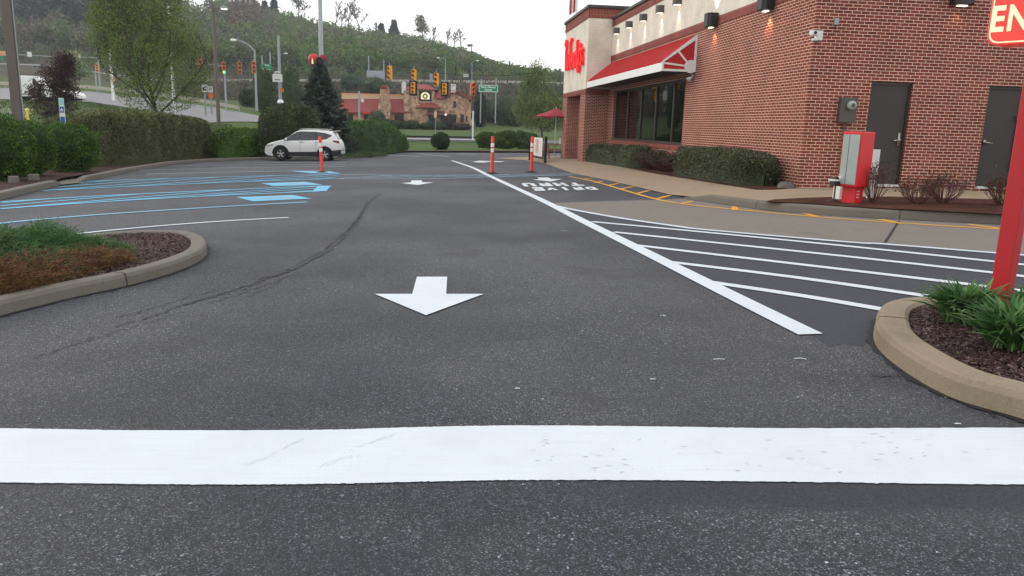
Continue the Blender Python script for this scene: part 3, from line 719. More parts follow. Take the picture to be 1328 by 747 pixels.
# ================================================================ THE BRICK RESTAURANT
yaw = math.atan2(dB[1], dB[0])
BLD = thing('restaurant_building', 'red brick restaurant with cream upper wall, red awning and two dark doors', 'building', BO, yaw)
def cells(m, axis, off, u0, u1, z0, z1, holes, depth):
    """outer face of a wall with openings and their reveals. axis 'A': face x=off looking -x; 'B': face y=off looking -y"""
    us = sorted({u0, u1, *[h[0] for h in holes], *[h[1] for h in holes]}); zs = sorted({z0, z1, *[h[2] for h in holes], *[h[3] for h in holes]})
    P = lambda u, z, d=0: (off+d, u, z) if axis == 'A' else (u, off+d, z)
    for i in range(len(us)-1):
        for j in range(len(zs)-1):
            cu, cz = (us[i]+us[i+1])/2, (zs[j]+zs[j+1])/2
            if any(h[0] < cu < h[1] and h[2] < cz < h[3] for h in holes): continue
            m.quad(P(us[i], zs[j]), P(us[i+1], zs[j]), P(us[i+1], zs[j+1]), P(us[i], zs[j+1]))
    for a, b, c, d in holes:
        m.quad(P(a, c), P(a, d), P(a, d, depth), P(a, c, depth)); m.quad(P(b, c), P(b, d), P(b, d, depth), P(b, c, depth))
        m.quad(P(a, c), P(b, c), P(b, c, depth), P(a, c, depth)); m.quad(P(a, d), P(b, d), P(b, d, depth), P(a, d, depth))
WY0, WY1, WZ0, WZ1 = 8.42, 18.45, .70, 2.86
D1 = (1.44, 2.42, .10, 2.37); D2 = (4.23, 5.21, .10, 2.37)
m = MB(); cells(m, 'A', 0, 0, 19.4, -1.2, 4.2, [(WY0, WY1, WZ0-.14, WZ1)], .22); cells(m, 'B', 0, 0, 14, -1.2, 4.2, [D1, D2], .16)
m.quad((14, 0, -1.2), (14, 26, -1.2), (14, 26, 4.2), (14, 0, 4.2)); m.quad((0, 26, -1.2), (14, 26, -1.2), (14, 26, 4.2), (0, 26, 4.2))
m.build('wall', 'brick', BLD)
TX, TY0, TY1 = -1.1, 19.4, 25.6
m = MB(); cells(m, 'A', TX, TY0, TY1, -1.2, 2.72, [(20.65, 24.25, -1.2, 2.72)], .6)
m.quad((TX, TY0, -1.2), (0, TY0, -1.2), (0, TY0, 2.95), (TX, TY0, 2.95)); m.quad((TX, TY1, -1.2), (0, TY1, -1.2), (0, TY1, 2.95), (TX, TY1, 2.95))
m.quad((-.5, 20.65, -1.2), (-.5, 24.25, -1.2), (-.5, 24.25, 2.72), (-.5, 20.65, 2.72))
m.build('tower_wall', 'brick', BLD)
m = MB(); m.box(TX-.012, 0, TY0-.012, TY1+.012, 2.722, 2.95); m.build('brick_band', 'soldier', BLD)
# cream storey, brick course and coping of tower and wings
m = MB(); m.box(TX, 4, TY0, TY1, 2.951, 6.05); m.build('cream_wall', 'cream', BLD)
m = MB(); m.box(TX-.03, 4.03, TY0-.03, TY1+.03, 6.052, 6.47); m.build('brick_band', 'soldier', BLD)
m = MB(); m.box(TX-.10, 4.1, TY0-.10, TY1+.10, 6.473, 6.61); m.build('coping', 'cap', BLD, bevel=.015)
m = MB(); m.box(-.014, 14.014, -.014, 19.385, 4.201, 4.43); m.build('brick_band', 'soldier', BLD)
m = MB(); m.box(0, 14, 0, 8.395, 4.432, 5.70); m.box(0, 14, 8.415, 19.39, 4.432, 5.70); m.build('cream_wall', 'cream', BLD)
m = MB(); m.box(-.03, 14.03, -.03, 19.37, 5.702, 5.98); m.build('brick_band', 'soldier', BLD)
m = MB(); m.box(-.10, 14.1, -.10, 19.30, 5.983, 6.10); m.build('coping', 'cap', BLD, bevel=.015)
# far wing behind the tower
m = MB(); m.box(.3, 13.9, 25.62, 30, -1.2, 4.4); m.build('rear_wall', 'brick', BLD)
# sill of soldier bricks
m = MB(); m.box(-.02, .215, WY0, WY1, WZ0-.138, WZ0); m.build('window_sill', 'soldier', BLD)
# the long window: fixed panes in bronze frames
wf = MB(); fx0, fx1 = .10, .17
muls = [WY0, 9.62, 11.85, 13.85, 15.85, WY1]
muls = [8.42, 9.9, 12.0, 14.1, 16.2, 18.45]
wf.box(fx0, fx1, WY0, WY1, WZ0, WZ0+.09); wf.box(fx0, fx1, WY0, WY1, WZ1-.10, WZ1-.002)
for i, y in enumerate(muls):
    w = .10 if i in (0, 5) else .13
    a = y if i == 0 else (y-w if i == 5 else y-w/2); wf.box(fx0-.01, fx1+.01, a+.001, a+w-.001, WZ0+.09, WZ1-.10)
W = wf.build('window_frame', 'bronze', BLD, bevel=.006)
for i in range(5):
    m = MB(); m.box(.135, .145, muls[i]+.05, muls[i+1]-.05, WZ0+.08, WZ1-.09); m.build('pane', 'glass', W)
# dining room behind the glass
m = MB(); m.box(.25, 6.5, .5, 19.2, -.1, 0); m.build('dining_floor', 'floor_in', BLD)
m = MB(); m.quad((6.5, .5, 0), (6.5, 19.2, 0), (6.5, 19.2, 3), (6.5, .5, 3)); m.quad((.25, .5, 0), (6.5, .5, 0), (6.5, .5, 3), (.25, .5, 3)); m.quad((.25, 19.2, 0), (6.5, 19.2, 0), (6.5, 19.2, 3), (.25, 19.2, 3))
m.quad((.25, .5, 3), (6.5, .5, 3), (6.5, 19.2, 3), (.25, 19.2, 3)); m.build('inner_wall', 'interior', BLD)
# awning: ribbed red metal roof, white fascia, white framed end with red wedges
AY0, AY1, AX, AZ0, AZ1, AZt = 7.35, 19.38, -1.05, 2.98, 3.24, 4.05
AY0 = 7.6
m = MB(); RB = MB(); L = AY1-AY0; n = int(L/.40)
sl = Vector((AX, 0, AZ1))-Vector((-.02, 0, AZt))
for i in range(n):                                     # panels with standing ribs
    a, b = AY0+.03+i*(L-.03)/n, AY0+.03+(i+1)*(L-.03)/n; e = .035
    nx, nz = -(AZt-AZ1)/sl.length, 1.03/sl.length
    m.quad((-.02, a, AZt), (-.02, b, AZt), (AX, b, AZ1), (AX, a, AZ1))
    for (u, v, hh) in ((a, a+e, .07),):
        RB.quad((-.02+nx*hh, u, AZt+nz*hh), (-.02+nx*hh, v, AZt+nz*hh), (AX+nx*hh, v, AZ1+nz*hh), (AX+nx*hh, u, AZ1+nz*hh))
    for u in (a, a+e): RB.quad((-.02, u, AZt), (AX, u, AZ1), (AX+nx*.07, u, AZ1+nz*.07), (-.02+nx*.07, u, AZt+nz*.07))
aw = m.build('awning', 'awning_red', BLD); MT['rib_sheen_red'] = m_plain('rib_sheen_red', (200, 60, 62), .22, vary=.05, spec=.9); RB.build('rib_pattern', 'rib_sheen_red', aw)  # ribs paler than the roof: sky sheen put into their red
m = MB(); m.box(AX-.03, AX-.002, AY0-.03, AY1, AZ0, AZ1-.004); m.build('fascia', 'white_metal', aw)
m = MB(); m.quad((AX, AY0, AZ0+.06), (0, AY0, AZ0+.06), (0, AY1, AZ0+.06), (AX, AY1, AZ0+.06)); m.build('soffit', 'cap', aw)
m = MB(); m.prism([(AX+.02, AZ0+.01), (-.01, AZ0+.01), (-.01, AZt-.03), (AX+.02, AZ1-.02)], AY0-.006, AY0+.02, 'y'); m.build('end_panel', 'awning_red', aw)
m = MB(); e0, e1 = AY0-.035, AY0-.008
def bar(p, q, w):
    p, q = Vector(p), Vector(q); d = (q-p).normalized(); nn = Vector((-d.y, d.x))*w/2
    m.prism([(p+nn)[:], (q+nn)[:], (q-nn)[:], (p-nn)[:]], e0, e1, 'y')
bar((AX-.0, AZ0+.035), (-.0, AZ0+.035), .07); bar((-.035, AZ0+.075), (-.035, AZt-.04), .07)
m.prism([(AX-.03, AZ1-.03), (AX-.03, AZ1+.03), (-.03, AZt+.05), (-.002, AZt+.05), (-.002, AZt-.07)], e0+.001, e1-.001, 'y'); m.prism([(AX-.03, AZ0), (AX+.03, AZ0), (AX+.03, AZ1+.0), (AX-.03, AZ1)], e0+.002, e1-.002, 'y')
hub = (-.16, AZ0+.16)
m.lathe([(.0, 0), (.20, 0), (.20, .024), (0, .024)], (hub[0], e0-.004, hub[1]), 20, 'y')
e0 += .003; e1 -= .003
bar(hub, (AX+.03, AZ1-.02), .055); bar(hub, (-.60, AZ0+.62), .055)
m.build('end_frame', 'white_metal', aw)
# doors
for k, (a, b, c, d) in enumerate((D1, D2)):
    m = MB(); m.box(a+.05, b-.05, .10, .15, c+.03, d-.07); dr = m.build('door', 'door', BLD, bevel=.004)
    f = MB(); f.box(a+.001, a+.05, .07, .158, c, d); f.box(b-.05, b-.001, .07, .158, c, d); f.box(a+.05, b-.05, .07, .158, d-.07, d-.001); f.build('door_frame', 'bronze', dr)
    t = MB(); t.box(a+.05, b-.05, -.02, .16, c-.02, c+.028); t.build('threshold', 'offwhite', dr)
    hx = b-.13 if k == 0 else a+.13; s = -1 if k == 0 else 1
    h = MB(); h.cbox((hx, .085, 1.13), (.055, .03, .30 if k == 0 else .10)); h.tube([(hx, .07, 1.12), (hx, .02, 1.12), (hx+s*.02, 0.015, 1.12), (hx+s*.16, .02, 1.10)], .016, 8)
    if k == 0: h.lathe([(0, -.03), (.035, -.03), (.035, .02), (0, .02)], (hx, .07, 1.12), 12, 'y')
    h.build('door_handle', 'steel', dr, smooth=True)
    if k == 1:
        c2 = MB(); c2.box(b-.16, b-.04, .03, .098, 1.62, 1.74); c2.box(b-.12, b-.09, .05, .098, .5, 1.6); c2.build('door_closer', 'grey_box', dr)
MBX = MB(); MBX.box(2.55, 2.75, -.012, 0.001, 1.9, 2.0)

# --- lamps on the walls (each a fixture that is really lit)
def wall_light(loc_l, big, label, group, up=False, wall='A', P=6., col=(1, .93, .78)):
    rz = yaw if wall == 'A' else yaw+pi/2
    p = bw(*loc_l); t = thing('wall_light', label, 'wall light', p, rz, group)
    m = MB()
    if not big:   # half drum open at the bottom
        prof = [(-.0, -.19)]+[(-.25*sin(pi*k/12), -.19*cos(pi*k/12)) for k in range(1, 12)]+[(0, .19)]
        n = len(prof); vs = [(a, b, -.13) for a, b in prof]+[(a, b, .13) for a, b in prof]
        m.add(vs, [tuple(range(n, 2*n))]+[(i, i+1, i+1+n, i+n) for i in range(n-1)]+[(n-1, 0, n, 2*n-1)])
        m.build('shade', 'grey_box', t)
        g = MB(); g.add([(a*.85-.005, b*.85, -.126) for a, b in prof], [tuple(range(n))]); g.build('lens', 'lum', t)
    else:
        m.prism([(0, .22), (-.20, .22), (-.30, .14), (-.30, -.14), (-.20, -.22), (0, -.22)], -.19, .19); m.build('housing', 'black', t, bevel=.01)
        g = MB(); g.box(-.17, -.07, -.10, .10, -.215, -.2); g.build('lens', 'lum', t)
    def lamp(z, tilt, pw, c):
        l = bpy.data.lights.new('glow', 'SPOT'); l.energy = pw; l.color = c; l.spot_size = R(55 if not big else 85); l.spot_blend = .8; l.shadow_soft_size = .03
        o = bpy.data.objects.new('bulb', l); link(o, t); o.location = (-.12, 0, z); o.rotation_euler = (0, tilt, 0)
    lamp(-.15 if not big else -.24, R(-10), P*(1.3 if big else 2.6), col)
    if up: lamp(.24, R(180+10), P*2, (1, .9, .68))
    return t
G5 = 'small wall lights along the cream wall'
for (px, py), lb in zip(((802.5, 37), (819, 30), (837.5, 22.5), (859.5, 11.5), (882, 2)), ('small drum wall light on the cream wall, nearest the tower', 'small drum wall light on the cream wall, second from the tower', 'small drum wall light on the cream wall, middle of the five', 'small drum wall light on the cream wall, fourth from the tower', 'small drum wall light on the cream wall above the awning end, at the picture top')):
    q = WA(px, py); wall_light((-.002, q[1], 5.38), False, lb, G5, P=5)
GBL = 'large dark wall lights on the brick band'
wall_light((-.016, 6.1, 4.33), True, 'large dark wall light lit up and down beside the awning', GBL, True, P=9, col=(1, .62, .28))
wall_light((-.016, 2.35, 4.28), True, 'large dark wall light near the building corner glowing on the brick', GBL, True, P=11, col=(1, .62, .28))
wall_light((3.2, -.016, 4.20), True, 'dark wall light on the door wall cut by the picture top', GBL, False, 'B', P=1.5, col=(1, .62, .28))
# pendant in the dining room
pq = WA(882.0, 151.5, -.55); p = bw(pq[0], pq[1], 0); t = thing('pendant_lamp', 'glowing yellow pendant lamp hanging inside the window', 'pendant lamp', p+np.array([0, 0, pq[2]]), yaw)
m = MB(); m.lathe([(.0, .14), (.06, .13), (.10, .02), (.09, -.06), (.0, -.10)], n=14); m.build('lamp_shade', 'lamp_glow', t, smooth=True)
m = MB(); m.cyl((0, 0, .14), (0, 0, 2.95-pq[2]), .008, 6); m.build('cord', 'black', t)
# flood lamp under the awning end
q = WA(892, 99); p = bw(-.02, q[1]-.55, 2.86); t = thing('flood_light', 'small white flood light with two heads under the awning end', 'flood light', p, yaw)
m = MB(); m.lathe([(0, 0), (.06, 0), (.06, -.03), (0, -.03)], n=12, axis='x'); m.build('mount', 'offwhite', t)
for s in (-1, 1):
    m = MB(); m.tube([(-.03, 0, 0), (-.08, s*.05, -.05), (-.15, s*.09, -.10)], [.02, .035, .065], 12); m.build('lamp_head', 'offwhite', t, smooth=True)

# red script letters on the tower
def script():
    S = {}
    S['W'] = [[(-.05, 1.55), (.05, 1.80), (.22, 1.78), (.26, 1.50), (.20, 1.0), (.26, .45), (.38, .12), (.55, .35), (.66, .95), (.74, .42), (.86, .10), (1.02, .45), (1.14, 1.05), (1.12, 1.45), (1.22, 1.75), (1.38, 1.72)]]
    S['e'] = [[(0, .38), (.28, .52), (.34, .78), (.20, .90), (.06, .70), (.04, .35), (.20, .10), (.40, .22)]]
    S['n'] = [[(0, .85), (.06, .10), (.10, .55), (.24, .86), (.34, .75), (.36, .30), (.44, .10), (.54, .22)]]
    S['d'] = [[(.38, .75), (.20, .88), (.05, .60), (.08, .22), (.25, .10), (.40, .40), (.44, 1.5), (.44, .3), (.56, .12)]]
    S['y'] = [[(0, .88), (.06, .35), (.22, .18), (.38, .45), (.44, .88), (.42, .20), (.36, -.18), (.18, -.22), (.08, -.05), (.3, .1), (.5, .2)]]
    S["'"] = [[(.05, 1.25), (.02, 1.0)]]
    S['s'] = [[(.36, .80), (.20, .92), (.06, .75), (.30, .45), (.30, .16), (.05, .12)]]
    adv = {'W': 1.22, 'e': .40, 'n': .52, 'd': .56, 'y': .50, "'": .12, 's': .4}
    x = 0; out = []
    for ch in "Wendy's":
        for s in S[ch]: out.append([(x+a, b) for a, b in s])
        x += adv[ch]
    return out, x
ST, SW = script()
q0, q1 = WA(734.5, 96.5, 1.1), WA(757.5, 96, 1.1); qt = WA(737, 54, 1.1); print('sign', q0, q1, qt)
LET = thing('lettering_sign', 'red script lettering mounted on the cream tower wall', 'sign', bw(TX, q0[1], q0[2]+.1), yaw)
sc_ = (q0[1]-q1[1])/SW; zs = (qt[2]-q0[2]-.1)/1.8
for k, s in enumerate(ST):
    P = catmull([(a, b, 0) for a, b in s], 6); m = MB()
    pts = [np.array([-.10, -p[0]*sc_, p[1]*zs]) for p in P]; w = .065
    for i in range(len(pts)):
        d = pts[min(i+1, len(pts)-1)]-pts[max(i-1, 0)]; d /= np.linalg.norm(d)+1e-9; nn = np.array([0, -d[2], d[1]])*w
        for dx in (-.06, .07): m.v.append(tuple(pts[i]+nn+np.array([dx, 0, 0]))); m.v.append(tuple(pts[i]-nn+np.array([dx, 0, 0])))
    for i in range(len(pts)-1):
        a = 4*i; m.f += [(a, a+1, a+5, a+4), (a+2, a+6, a+7, a+3), (a, a+4, a+6, a+2), (a+1, a+3, a+7, a+5)]
    m.f += [(0, 2, 3, 1), (4*len(pts)-4, 4*len(pts)-3, 4*len(pts)-1, 4*len(pts)-2)]
    m.build('letter', 'letter_red', LET)
# electricity meter, camera, conduit box
p = bw(.90, 0, 1.73); t = thing('electric_meter', 'dark grey meter box with round glass meter on the brick wall', 'electric meter', p, yaw)
m = MB(); m.box(-.19, .19, -.14, -.003, -.27, .27); m.build('box', 'grey_box', t, bevel=.012)
m = MB(); m.lathe([(0, -.26), (.085, -.25), (.10, -.21), (.10, -.145), (0, -.145)], (.03, 0, .10), 20, 'y'); m.build('dial', 'light_face', t, smooth=True)
m = MB(); m.lathe([(.0, -.262), (.045, -.262), (.045, -.25)], (.03, 0, .10), 14, 'y'); m.build('dial_face', 'grey_box', t)
m = MB(); m.cyl((0, -.05, -.27), (0, -.05, -1.75), .02, 8); m.build('conduit', 'grey_box', t)
p = bw(.02, 0, 3.26); t = thing('security_camera', 'white security camera on a bracket at the building corner', 'security camera', p, yaw)
m = MB(); m.box(-.02, .13, -.10, -.003, -.10, .10); m.build('bracket', 'offwhite', t, bevel=.01)
m = MB(); m.cbox((-.10, -.14, .04), (.16, .12, .10), .3); m.build('camera_body', 'offwhite', t, bevel=.015)
m = MB(); m.lathe([(0, 0), (.035, 0), (.035, .03), (0, .03)], (-.10, -.22, .04), 12, 'y'); m.build('lens', 'black', t)
m = MB(); m.cbox((-.06, -.12, -.09), (.10, .08, .05), .2); m.build('sensor', 'offwhite', t, bevel=.01)
p = bw(.45, 0, 3.57); t = thing('junction_box', 'small grey junction box with a wire on the brick wall', 'junction box', p, yaw)
m = MB(); m.box(-.05, .05, -.06, -.003, -.07, .07); m.build('box', 'galv', t, bevel=.008)
m = MB(); m.tube([(0, -.02, -.07), (.01, -.02, -.16), (-.05, -.02, -.28), (-.22, -.02, -.32)], .006, 6); m.build('wire', 'black', t)

# --- order board cabinet in the bed
p = G(1104, 262.5, .16); t = thing('menu_board', 'red cabinet menu board with blank light panel on a short red post', 'menu board', p, 0)
t.rotation_euler = (0, 0, R(38))
m = MB(); m.box(-.13, .13, -.12, .12, -.1, .27); m.build('pedestal', 'sign_red', t, bevel=.01)
m = MB(); m.box(-.22, .22, -.17, .17, .27, 1.20); cab = m.build('cabinet', 'sign_red', t, bevel=.02)
m = MB(); m.box(-.232, -.2225, -.145, .145, .32, 1.15); m.build('light_panel', 'light_face', t)
m = MB()
for k in range(1): m.box(-.236, -.233, .03, .036, .325, 1.145)
m.build('panel_seam', 'grey_box', t)
# small print on the post
text_obj('lettering', 'ORDER\nHERE\nPLEASE', Matrix.Translation((0, -.133, .13)) @ Matrix.Rotation(pi/2, 4, 'X'), 'offwhite', t, fit=(.16, .16)) if False else None
m = MB()
for k, w in enumerate((.07, .10, .08)): m.box(-.04-w/2, -.04+w/2, -.1235, -.1205, .19-.05*k, .205-.05*k)
m.build('small_print', 'offwhite', t)
# white panel leaning behind
p = G(1128, 257, .16); t = thing('white_board', 'white folding board standing behind the red menu board', 'board', p, yaw)
m = MB()
m.cbox((.02, .02, .44), (.17, .03, .90), .2); m.build('panel', 'offwhite', t)
m = MB(); m.cbox((.02, -.002, .36), (.175, .012, .025), .2); m.build('strap', 'black', t)
p = G(1097, 258, .16); t = thing('white_crate', 'low white box standing behind the red post', 'box', p, yaw)
m = MB(); m.cbox((-.08, 0, .13), (.26, .2, .32), .15); m.build('box_body', 'offwhite', t, bevel=.01)
m = MB(); m.cbox((-.08, 0, .295), (.27, .21, .02), .15); m.build('lid', 'offwhite', t, bevel=.004)
# thin black stand with a strapped speaker
p = G(1081, 262.5, .16); t = thing('speaker_stand', 'thin black stand holding a small black and white speaker', 'stand', p, yaw)
m = MB(); m.cyl((0, 0, 0), (0, 0, .28), .014, 8); 
for a in (0, 2.1, 4.2): m.cyl((0, 0, .06), (.10*cos(a), .10*sin(a), -.0), .008, 6)
m.build('stand', 'black', t)
m = MB(); m.cbox((0, 0, .36), (.15, .12, .15), .3); m.build('speaker', 'black', t, bevel=.01)
m = MB(); m.cbox((-.02, -.02, .385), (.20, .13, .03), .35); m.cbox((.05, -.05, .43), (.06, .06, .05), .2); m.build('strap', 'offwhite', t)
# grey utility cover by the hedge end
p = G(1019, 244, .15); t = thing('utility_box', 'low rounded grey ground box at the end of the hedge', 'utility box', p, yaw)
m = MB(); m.lathe([(.19, -.05), (.19, .05), (.16, .11), (.10, .14), (0, .15)], n=18); m.build('cover', 'grey_box', t, smooth=True)
m = MB(); m.box(.14, .21, -.04, .04, .02, .08); m.build('latch', 'black', t)

# --- banner on its frame beside the entrance
b0 = G(687, 207, .1); b1 = G(707, 209.5, .1)
t = thing('banner_frame', 'black metal frame holding a white printed banner by the entrance', 'banner', b0, math.atan2(b1[1]-b0[1], b1[0]-b0[0]))
bl = math.hypot(b1[0]-b0[0], b1[1]-b0[1])
for x in (0, bl):
    m = MB(); m.cbox((x, 0, .62), (.09, .12, 1.28)); m.build('post', 'black', t)
m = MB(); m.box(0, bl, -.03, .03, .16, .24); m.build('rail', 'black', t)
m = MB()
nn = 14
for i in range(nn+1):
    x = bl*.30+(bl*.55)*i/nn; y = -.06+.03*sin(i*1.1); m.v += [(x, y, .28), (x, y+.01, 1.18)]
for i in range(nn): m.f.append((2*i, 2*i+2, 2*i+3, 2*i+1))
m.build('cloth', 'banner', t)
m = MB(); m.box(bl*.12, bl*.26, -.05, -.03, .35, 1.1); m.build('side_panel', 'sign_red', t)
m = MB()
for k in range(7): z = 1.05-k*.1; w = bl*(.18, .22, .12, .2, .16, .22, .1)[k]; m.box(bl*.57-w/2, bl*.57+w/2, -.108, -.104, z, z+.035)
m.build('banner_print', 'signal_orange', t)
# --- umbrella and picnic table
p = G(719, 204.5, .15)
t = thing('patio_umbrella', 'dark red patio umbrella open over the picnic table', 'umbrella', p)
m = MB(); R_ = 1.25; zt = at(716, 140.4, p[1])[2]-p[2]; zb = at(700, 150.5, p[1])[2]-p[2]
vs = [(0, 0, zt)]; 
for k in range(8): a = pi/8+k*pi/4; vs.append((R_*cos(a), R_*sin(a), zb))
for k in range(8): a = pi/8+(k+.5)*pi/4; vs.append((R_*.93*cos(a), R_*.93*sin(a), zb+.0))
for k in range(8): a = pi/8+k*pi/4; vs.append((R_*cos(a), R_*sin(a), zb-.10))
fs = []
for k in range(8): fs += [(0, 1+k, 9+k), (0, 9+k, 1+(k+1) % 8), (1+k, 17+k, 9+k), (9+k, 17+(k+1) % 8, 1+(k+1) % 8)]
m.add(vs, fs); m.build('canopy', 'umbrella', t)
m = MB(); m.cyl((0, 0, 0), (0, 0, zt+.06), .028, 10); m.build('pole', 'offwhite', t)
for k in range(8):
    a = pi/8+k*pi/4; m = MB(); m.cyl((0, 0, zb+.1), (R_*.6*cos(a), R_*.6*sin(a), zt-(zt-zb)*.62), .010, 5); m.build('rib', 'steel', t)
t = thing('picnic_table', 'reddish wooden picnic table under the umbrella', 'picnic table', p+np.array([.1, 0, 0]), .25)
m = MB()
for k in range(5): m.box(-.8, .8, -.36+k*.146, -.36+k*.146+.135, .70, .74)
m.build('table_top', 'wood', t)
for s in (-1, 1):
    m = MB(); m.box(-.8, .8, s*.68-.13, s*.68+.13, .42, .455); m.build('bench', 'wood', t)
for x in (-.6, .6):
    for s in (-1, 1):
        m = MB(); m.tube([(x, s*.25, .70), (x, s*.62, 0)], .055, 4); m.build('leg', 'wood', t)
    m = MB(); m.box(x-.02, x+.02, -.75, .75, .38, .42); m.build('cross_bar', 'wood', t)
t = thing('carrier_bag', 'white bag with a dark top standing on the picnic table', 'bag', p+np.array([.42, -.05, .742]), .2)
m = MB(); m.prism([(-.16, -.08), (.16, -.08), (.18, .08), (-.18, .08)], 0, .34); m.build('bag_body', 'offwhite', t, bevel=.02)
m = MB(); m.lathe([(.0, .50), (.09, .47), (.14, .40), (.12, .34), (0, .345)], n=12); m.build('bag_top', 'black', t, smooth=True)
# --- flag behind the tower
p = at(748.5, 0, 43); t = thing('flag_pole', 'white flagpole with a hanging striped flag behind the cream tower', 'flagpole', (p[0], p[1], gz(p[0], p[1])))
zf = p[2]-gz(p[0], p[1])
m = MB(); m.cyl((0, 0, 0), (0, 0, zf+3.6), .05, 10); m.build('pole', 'white_metal', t)
m = MB()
for i in range(9):
    for j in range(13): m.v.append((-.42+.42*(i/8)+.0, .06*sin(i*1.6+j*.3), zf-.55+j*.24+.25*(1-i/8)*(-1)))
for i in range(8):
    for j in range(12): a = i*13+j; m.f.append((a, a+1, a+14, a+13))
def flagmat():
    t = NT('flag_cloth'); s = t.n('ShaderNodeSeparateXYZ'); t.l(t.obj(), s.inputs[0])
    w = t.math('FRACT', t.math('MULTIPLY', s.outputs[0], 5.5)); c = t.ramp(w, [(0, lin((186, 40, 52))), (.5, lin((228, 224, 222)))], 'CONSTANT')
    t.base(c); t.rough(.8); return t.m
m.build('flag', flagmat(), t, smooth=True)

# --- ENTER sign on the red post
p = G(1295, 403, .09)
sd = np.array([.60, -.80]); sy = math.atan2(sd[1], sd[0])
t = thing('enter_sign', 'red lit sign with cream letters EN on a tall square red post', 'sign', p, sy)
dist = p[1]
zt2 = at(1279, 59, dist)[2]-p[2]
m = MB(); m.box(-.055, .055, -.055, .055, -.1, zt2+.9); m.build('post', 'pole_red', t, bevel=.006)
# find the half width so that its left lower corner stands where it does
def rrect(w, h, r, n=5):
    P = []
    for cx, cz, a0 in ((w-r, h-r, 0), (-w+r, h-r, pi/2), (-w+r, -h+r, pi), (w-r, -h+r, 1.5*pi)):
        for k in range(n+1): a = a0+pi/2*k/n; P.append((cx+r*cos(a), cz+r*sin(a)))
    return P
def xz_on_sign(px, py):
    o = np.array([p[0], p[1], p[2]]); nrm = np.array([-sd[1], sd[0], 0]); q = _pl(px, py, o-nrm*.089, nrm)-o
    return q[0]*sd[0]+q[1]*sd[1], q[2]
xl, zl = xz_on_sign(1277, 60); hh = .30; hw = -xl
zc = zl+hh
for s, y0, y1 in ((1, .06, .10),):
    m = MB(); m.prism(rrect(hw, hh, .07), -.085, .085, 'y'); bx = m.build('sign_box', 'enter_red', t, bevel=.008); bx.location = (0, 0, zc)
m = MB(); a = rrect(hw-.015, hh-.015, .06); b_ = rrect(hw-.024, hh-.024, .055); n = len(a)
for q, r_ in zip(a, b_): m.v += [(q[0], -.088, q[1]), (r_[0], -.088, r_[1])]
for i in range(n): j = (i+1) % n; m.f.append((2*i, 2*i+1, 2*j+1, 2*j))
o = m.build('outline', 'enter_cream', t); o.location = (0, 0, zc)
xe0, ze0 = xz_on_sign(1283.5, 43.5); xe1, ze1 = xz_on_sign(1286.5, 7)
hE = ze1-ze0; print('sign', hw, zc, xe0, hE)
M_ = Matrix.Translation((0, -.089, (ze0+ze1)/2)) @ Matrix.Rotation(pi/2, 4, 'X')
text_obj('lettering', 'ENTER', M_, 'enter_cream', t, fit=(-2*xe0, hE*.93), offset=.028, sp=1.12)

# ================================================================ POSTS, VEHICLES, STREET
def delineator(px, py, h, label, lean=0., lean_y=0.):
    p = G(px, py, 0.0); t = thing('delineator_post', label, 'delineator post', p, 0, 'orange delineator posts on rubber bases')
    m = MB(); m.lathe([(0, .05), (.09, .05), (.12, .035), (.21, .02), (.215, .0), (0, .0)], n=20); m.build('base', 'rubber', t, smooth=False)
    M = Matrix.Rotation(lean, 3, 'Y') @ Matrix.Rotation(lean_y, 3, 'X')
    def ring(prof, name, mat):
        m = MB(); m.lathe(prof, n=16); m.v = [tuple(M @ Vector(v)) for v in m.v]; return m.build(name, mat, t, smooth=True)
    r = .058
    ring([(r*1.1, .03), (r*1.1, .10), (r, .12), (r, h-.02), (r*.8, h), (0, h)], 'tube', 'orange')
    ring([(r+.003, h*.58), (r+.003, h*.68)], 'reflector', 'reflect'); ring([(r+.003, h*.72), (r+.003, h*.82)], 'reflector', 'reflect')
    return t
delineator(418, 223.8, 1.27, 'orange post leaning to one side on the blue panel in front of the white car', -.045)
delineator(638, 225, 1.28, 'orange post upright where the white lane line meets the crossing')
delineator(689, 223.5, 1.28, 'orange post in front of the white banner by the entrance')

